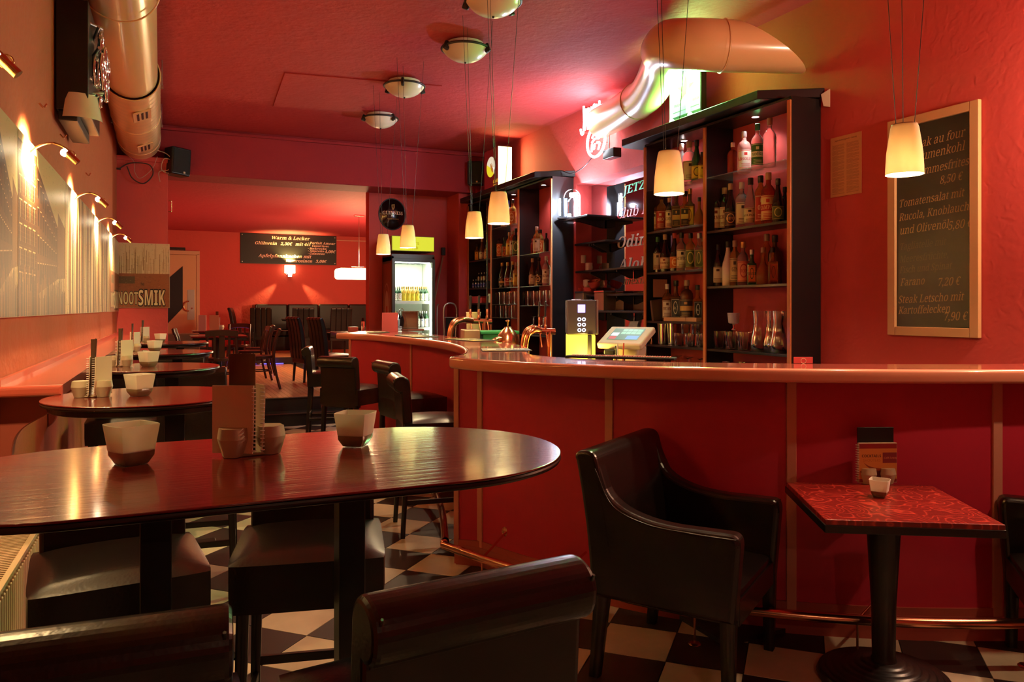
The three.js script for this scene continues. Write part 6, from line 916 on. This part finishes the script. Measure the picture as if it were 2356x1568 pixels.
// upholstered bench along the back wall
{
  const x0 = 2.0, L2 = 2.9, t = thing('wall_bench', 'long dark leather bench with high panelled back along the back wall', 'bench', [x0 + L2 / 2, UP, FARZ + 0.33]);
  part(t, 'plinth', box(L2, 0.32, 0.5, 0.008, 0, 0.16, 0), M.blackWood); part(t, 'seat_cushion', rbox(L2, 0.14, 0.56, 0.04, 3, 0, 0.40, 0.01), M.leather); for (let i = 0; i < 4; i++) part(t, 'back_panel', rbox(L2 / 4 - 0.01, 0.62, 0.12, 0.04, 3, -L2 / 2 + (i + 0.5) * L2 / 4, 0.76, -0.23), M.benchLeather); part(t, 'end_panel', rbox(0.06, 1.06, 0.6, 0.02, 2, -L2 / 2 - 0.03, 0.53, 0), M.leather);
}
// high-backed dining chairs
let dine0;
function diningChair(px, dist, faceX, faceZ, floorY, label) {
  let t = dine0;
  if (!t) {
    t = dine0 = thing('dining_chair', label, 'dining chair'); const s = new THREE.Shape(), m = (z, y) => [-z, y]; s.moveTo(...m(-0.17, 0.36)); s.lineTo(...m(-0.185, 0.6)); s.bezierCurveTo(...m(-0.2, 0.8), ...m(-0.24, 0.92), ...m(-0.26, 0.965)); s.bezierCurveTo(...m(-0.28, 1.0), ...m(-0.33, 0.99), ...m(-0.325, 0.955)); s.bezierCurveTo(...m(-0.31, 0.93), ...m(-0.27, 0.8), ...m(-0.24, 0.36)); s.closePath();
    part(t, 'seat', cushion(0.46, 0.44, 0.12, 0.02, 0.48), M.leather); const segs = 4, w = 0.45 / segs; for (let i = 0; i < segs; i++) part(t, 'back_rib', sideExt(s, w - 0.002, 0.018, 3).translate(-0.225 + (i + 0.5) * w, 0, 0), M.leather); part(t, 'seat_skirt', box(0.44, 0.1, 0.42, 0.006, 0, 0.335, 0), M.leather);
    for (const sx of [-1, 1]) for (const sz of [-1, 1]) part(t, 'leg', gStoolLeg(sx * 0.19, sz * 0.18, sx * 0.195, sz * 0.2).clone().scale(1, 0.5, 1), M.blackWood);
  } else t = copyOf(dine0, label);
  const l = (px - 1178) / FOCAL * dist; t.position.set(dist * SY + l * CY, floorY, -dist * CY + l * SY); t.rotation.y = Math.atan2(faceX, faceZ); return t;
}
diningChair(716, 11.9, 0.97, -0.25, PLAT, 'high-backed ribbed leather chair by the bar end, left of two');
diningChair(768, 11.1, 0.97, -0.25, PLAT, 'high-backed ribbed leather chair by the bar end, right of two');
diningChair(600, 17.1, 0.1, -1, UP, 'high-backed leather chair left of the wall bench, back to the door');
diningChair(563, 16.6, 0.95, 0.2, UP, 'leather chair with scrolled back seen from the side, left of the wall bench');
diningChair(696, 16.6, 0.1, -1, UP, 'high-backed leather chair with its back to the room, before the bench middle');
diningChair(778, 16.6, -0.05, -1, UP, 'high-backed leather chair before the bench, under the hanging lamp');
// square tables
let sq0;
function squareTable(px, dist, floorY, label, turn = 0) {
  let t = sq0; if (!t) { t = sq0 = thing('square_table', label, 'table'); part(t, 'tabletop', box(0.72, 0.022, 0.72, 0.004, 0, 0.729, 0), M.tableTop); part(t, 'apron', box(0.68, 0.03, 0.68, 0.004, 0, 0.703, 0), M.tableEdge); part(t, 'column', cyl(0.045, 0.05, 0.66, 16, 0, 0.36, 0), M.blackWood); part(t, 'base', lathe([[0, 0.06], [0.07, 0.055], [0.2, 0.025], [0.22, 0.01], [0.22, 0], [0, 0]], 28), M.blackWood); } else t = copyOf(sq0, label);
  const l = (px - 1178) / FOCAL * dist; t.position.set(dist * SY + l * CY, floorY, -dist * CY + l * SY); t.rotation.y = turn; return t;
}
squareTable(502, 10.75, PLAT, 'square dark table on the raised floor, nearer of two'); const tA = squareTable(494, 13.1, PLAT, 'square dark table on the raised floor with menus, farther of two'); squareTable(690, 17.25, UP, 'dark table before the wall bench'); const tC = squareTable(822, 12.4, PLAT, 'dark table near the bar end with a cruet and napkins');
{ // menus on the farther table
  const { x, z } = tA.position, y = PLAT + 0.741; menuSet(x + 0.05, y, z, 0.4, 'the far square table', 1.5);
  const mc = canvasTex(128, 192, (c, w, h) => { c.fillStyle = '#d8c0b0'; c.fillRect(0, 0, w, h); c.fillStyle = '#1a0e0a'; c.fillRect(0, 0, w, 50); c.fillStyle = '#b03a30'; c.fillRect(70, 90, 50, 30); c.fillStyle = '#c06a4a'; c.fillRect(0, 140, w, 20); });
  [[-0.2, 0.12, 'white standing menu with dark top, left on the far square table'], [-0.02, 0.2, 'orange standing menu with dark top, right on the far square table']].forEach(([dx, dz, l], i) => solo('menu_card', l, 'menu', box(0.15, 0.26, 0.006, 0.001, 0, 0.13, 0), std(i ? [1, 0.55, 0.3] : [1, 1, 1], 0.5, 0, { map: mc }), [x + dx, y, z + dz], -YAW + i * 0.5 - 0.3));
  const c = tC.position; const cr = thing('cruet', 'chrome cruet on the dark table near the bar end', 'cruet', [c.x + 0.08, PLAT + 0.741, c.z + 0.05]); part(cr, 'bottle', lathe([[0, 0], [0.03, 0], [0.03, 0.15], [0.02, 0.17], [0, 0.17]], 16), M.chrome); part(cr, 'stopper', lathe([[0.02, 0.17], [0.024, 0.2], [0.02, 0.22], [0, 0.225]], 12), M.dark);
  for (const [dx, n] of [[-0.08, 'left'], [0.2, 'right']]) solo('napkin_block', `white napkin block ${n} of the cruet`, 'napkins', box(0.14, 0.08, 0.1, 0.006, 0, 0.04, 0), M.white, [c.x + dx, PLAT + 0.741, c.z + 0.06]);
}
// bentwood chairs
let bent0; const bw = std([0.05, 0.014, 0.009], 0.25);
function bentwood(px, dist, faceX, faceZ, label) {
  let t = bent0;
  if (!t) {
    t = bent0 = thing('bentwood_chair', label, 'chair'); const s = new THREE.Shape(); s.absellipse(0, 0, 0.205, 0.2, 0, 2 * PI); const g = ext(s, 0.025, 0.006, 2, 24); g.rotateX(-PI / 2); part(t, 'seat', uvm(g.translate(0, 0.43, 0)), bw);
    for (const sx of [-1, 1]) { part(t, 'rear_leg', tube([[sx * 0.2, 0, -0.27], [sx * 0.185, 0.25, -0.21], [sx * 0.18, 0.45, -0.185], [sx * 0.178, 0.65, -0.21], [sx * 0.178, 0.82, -0.26]], 0.017, 24, 8), bw); part(t, 'front_leg', rod([sx * 0.19, 0, 0.2], [sx * 0.15, 0.43, 0.15], 0.014, 10, 0.019), bw); part(t, 'corner_bow', tube([[sx * 0.165, 0.25, 0.165], [sx * 0.14, 0.37, 0.12], [sx * 0.06, 0.42, 0.04]], 0.009, 14, 6), bw); }
    const r = new THREE.Shape(); r.moveTo(-0.2, 0.0); r.quadraticCurveTo(0, 0.05, 0.2, 0); r.lineTo(0.2, 0.085); r.quadraticCurveTo(0, 0.115, -0.2, 0.085); r.closePath(); part(t, 'top_rail', mv(uvm(ext(r, 0.022, 0.005, 2)), 0, 0, 0, -0.26).translate(0, 0.735, -0.255), bw);
    for (const x of [-0.09, 0, 0.09]) part(t, 'splat', mv(box(x ? 0.03 : 0.07, 0.32, 0.012, 0.004), x, 0, 0, -0.18).translate(0, 0.6, -0.205), bw); part(t, 'seat_ring', mv(new THREE.TorusGeometry(0.15, 0.009, 6, 30).rotateX(PI / 2), 0, 0.25, 0.0), bw);
  } else t = copyOf(bent0, label);
  const l = (px - 1178) / FOCAL * dist; t.position.set(dist * SY + l * CY, PLAT + 0.003, -dist * CY + l * SY); t.rotation.y = Math.atan2(faceX, faceZ); return t;
}
bentwood(512, 10.25, 0.1, -1, 'dark bentwood chair with its back to the room at the nearer square table'); bentwood(597, 10.75, -1, -0.1, 'dark bentwood chair seen from the side, nearest on the raised floor'); bentwood(578, 12.0, -1, 0.1, 'dark bentwood chair with blue-lit rail, second in the side row'); bentwood(590, 12.9, -1, 0.0, 'dark bentwood chair with blue-lit rail, third in the side row'); bentwood(548, 13.9, -0.2, 1, 'dark bentwood chair behind the far square table'); bentwood(446, 11.2, 1, 0.1, 'dark bentwood chair on the pillar side of the nearer square table');
{ speaker('black loudspeaker high in the back room by the sign wall', 3.2, 2.75, -11.66, 0.6, 0.24, 0.36, 0.2); }
solo('low_cabinet', 'low dark brown cabinet at the door beyond the round tables', 'cabinet', mg(box(0.7, 0.72, 0.5, 0.006, 0, 0.36, 0)), std([0.2, 0.1, 0.04], 0.5), [0.2, PLAT, -13.2]);
// lamps on the stretch of the room beside and behind the photographer
for (const [x, z, k, n] of [[0.6, 1.2, LUM.back, 'conical pendant lamp behind the photographer'], [3.45, -1.42, LUM.pendant, 'conical pendant lamp over the bar beyond the right edge']]) { const t = copyOf(pend0, n); t.position.set(x, 2.01, z); addPoint(WARM, k, [x, 2.045, z]); }
for (const [z, y, n] of [[-1.92, 2.5, 'glowing square wall lamp on the right wall beyond the picture']]) {
  const t = thing('wall_sconce', n, 'wall lamp', [XR - 0.002, y, z], -PI / 2); part(t, 'glass_box_lamp', rbox(0.24, 0.19, 0.1, 0.012, 2, 0, 0.03, 0.08), glow([1, 0.82, 0.45], 2.5, [0.5, 0.4, 0.2])); part(t, 'bracket', mg(box(0.1, 0.08, 0.06, 0.006, 0, -0.11, 0.05), box(0.14, 0.1, 0.02, 0.004, 0, -0.05, 0.011)), M.chrome);
  addPoint([1, 0.62, 0.4], LUM.side * 0.5, [XR - 0.22, y + 0.03, z], 4);
}
renderer.render(scene, camera);
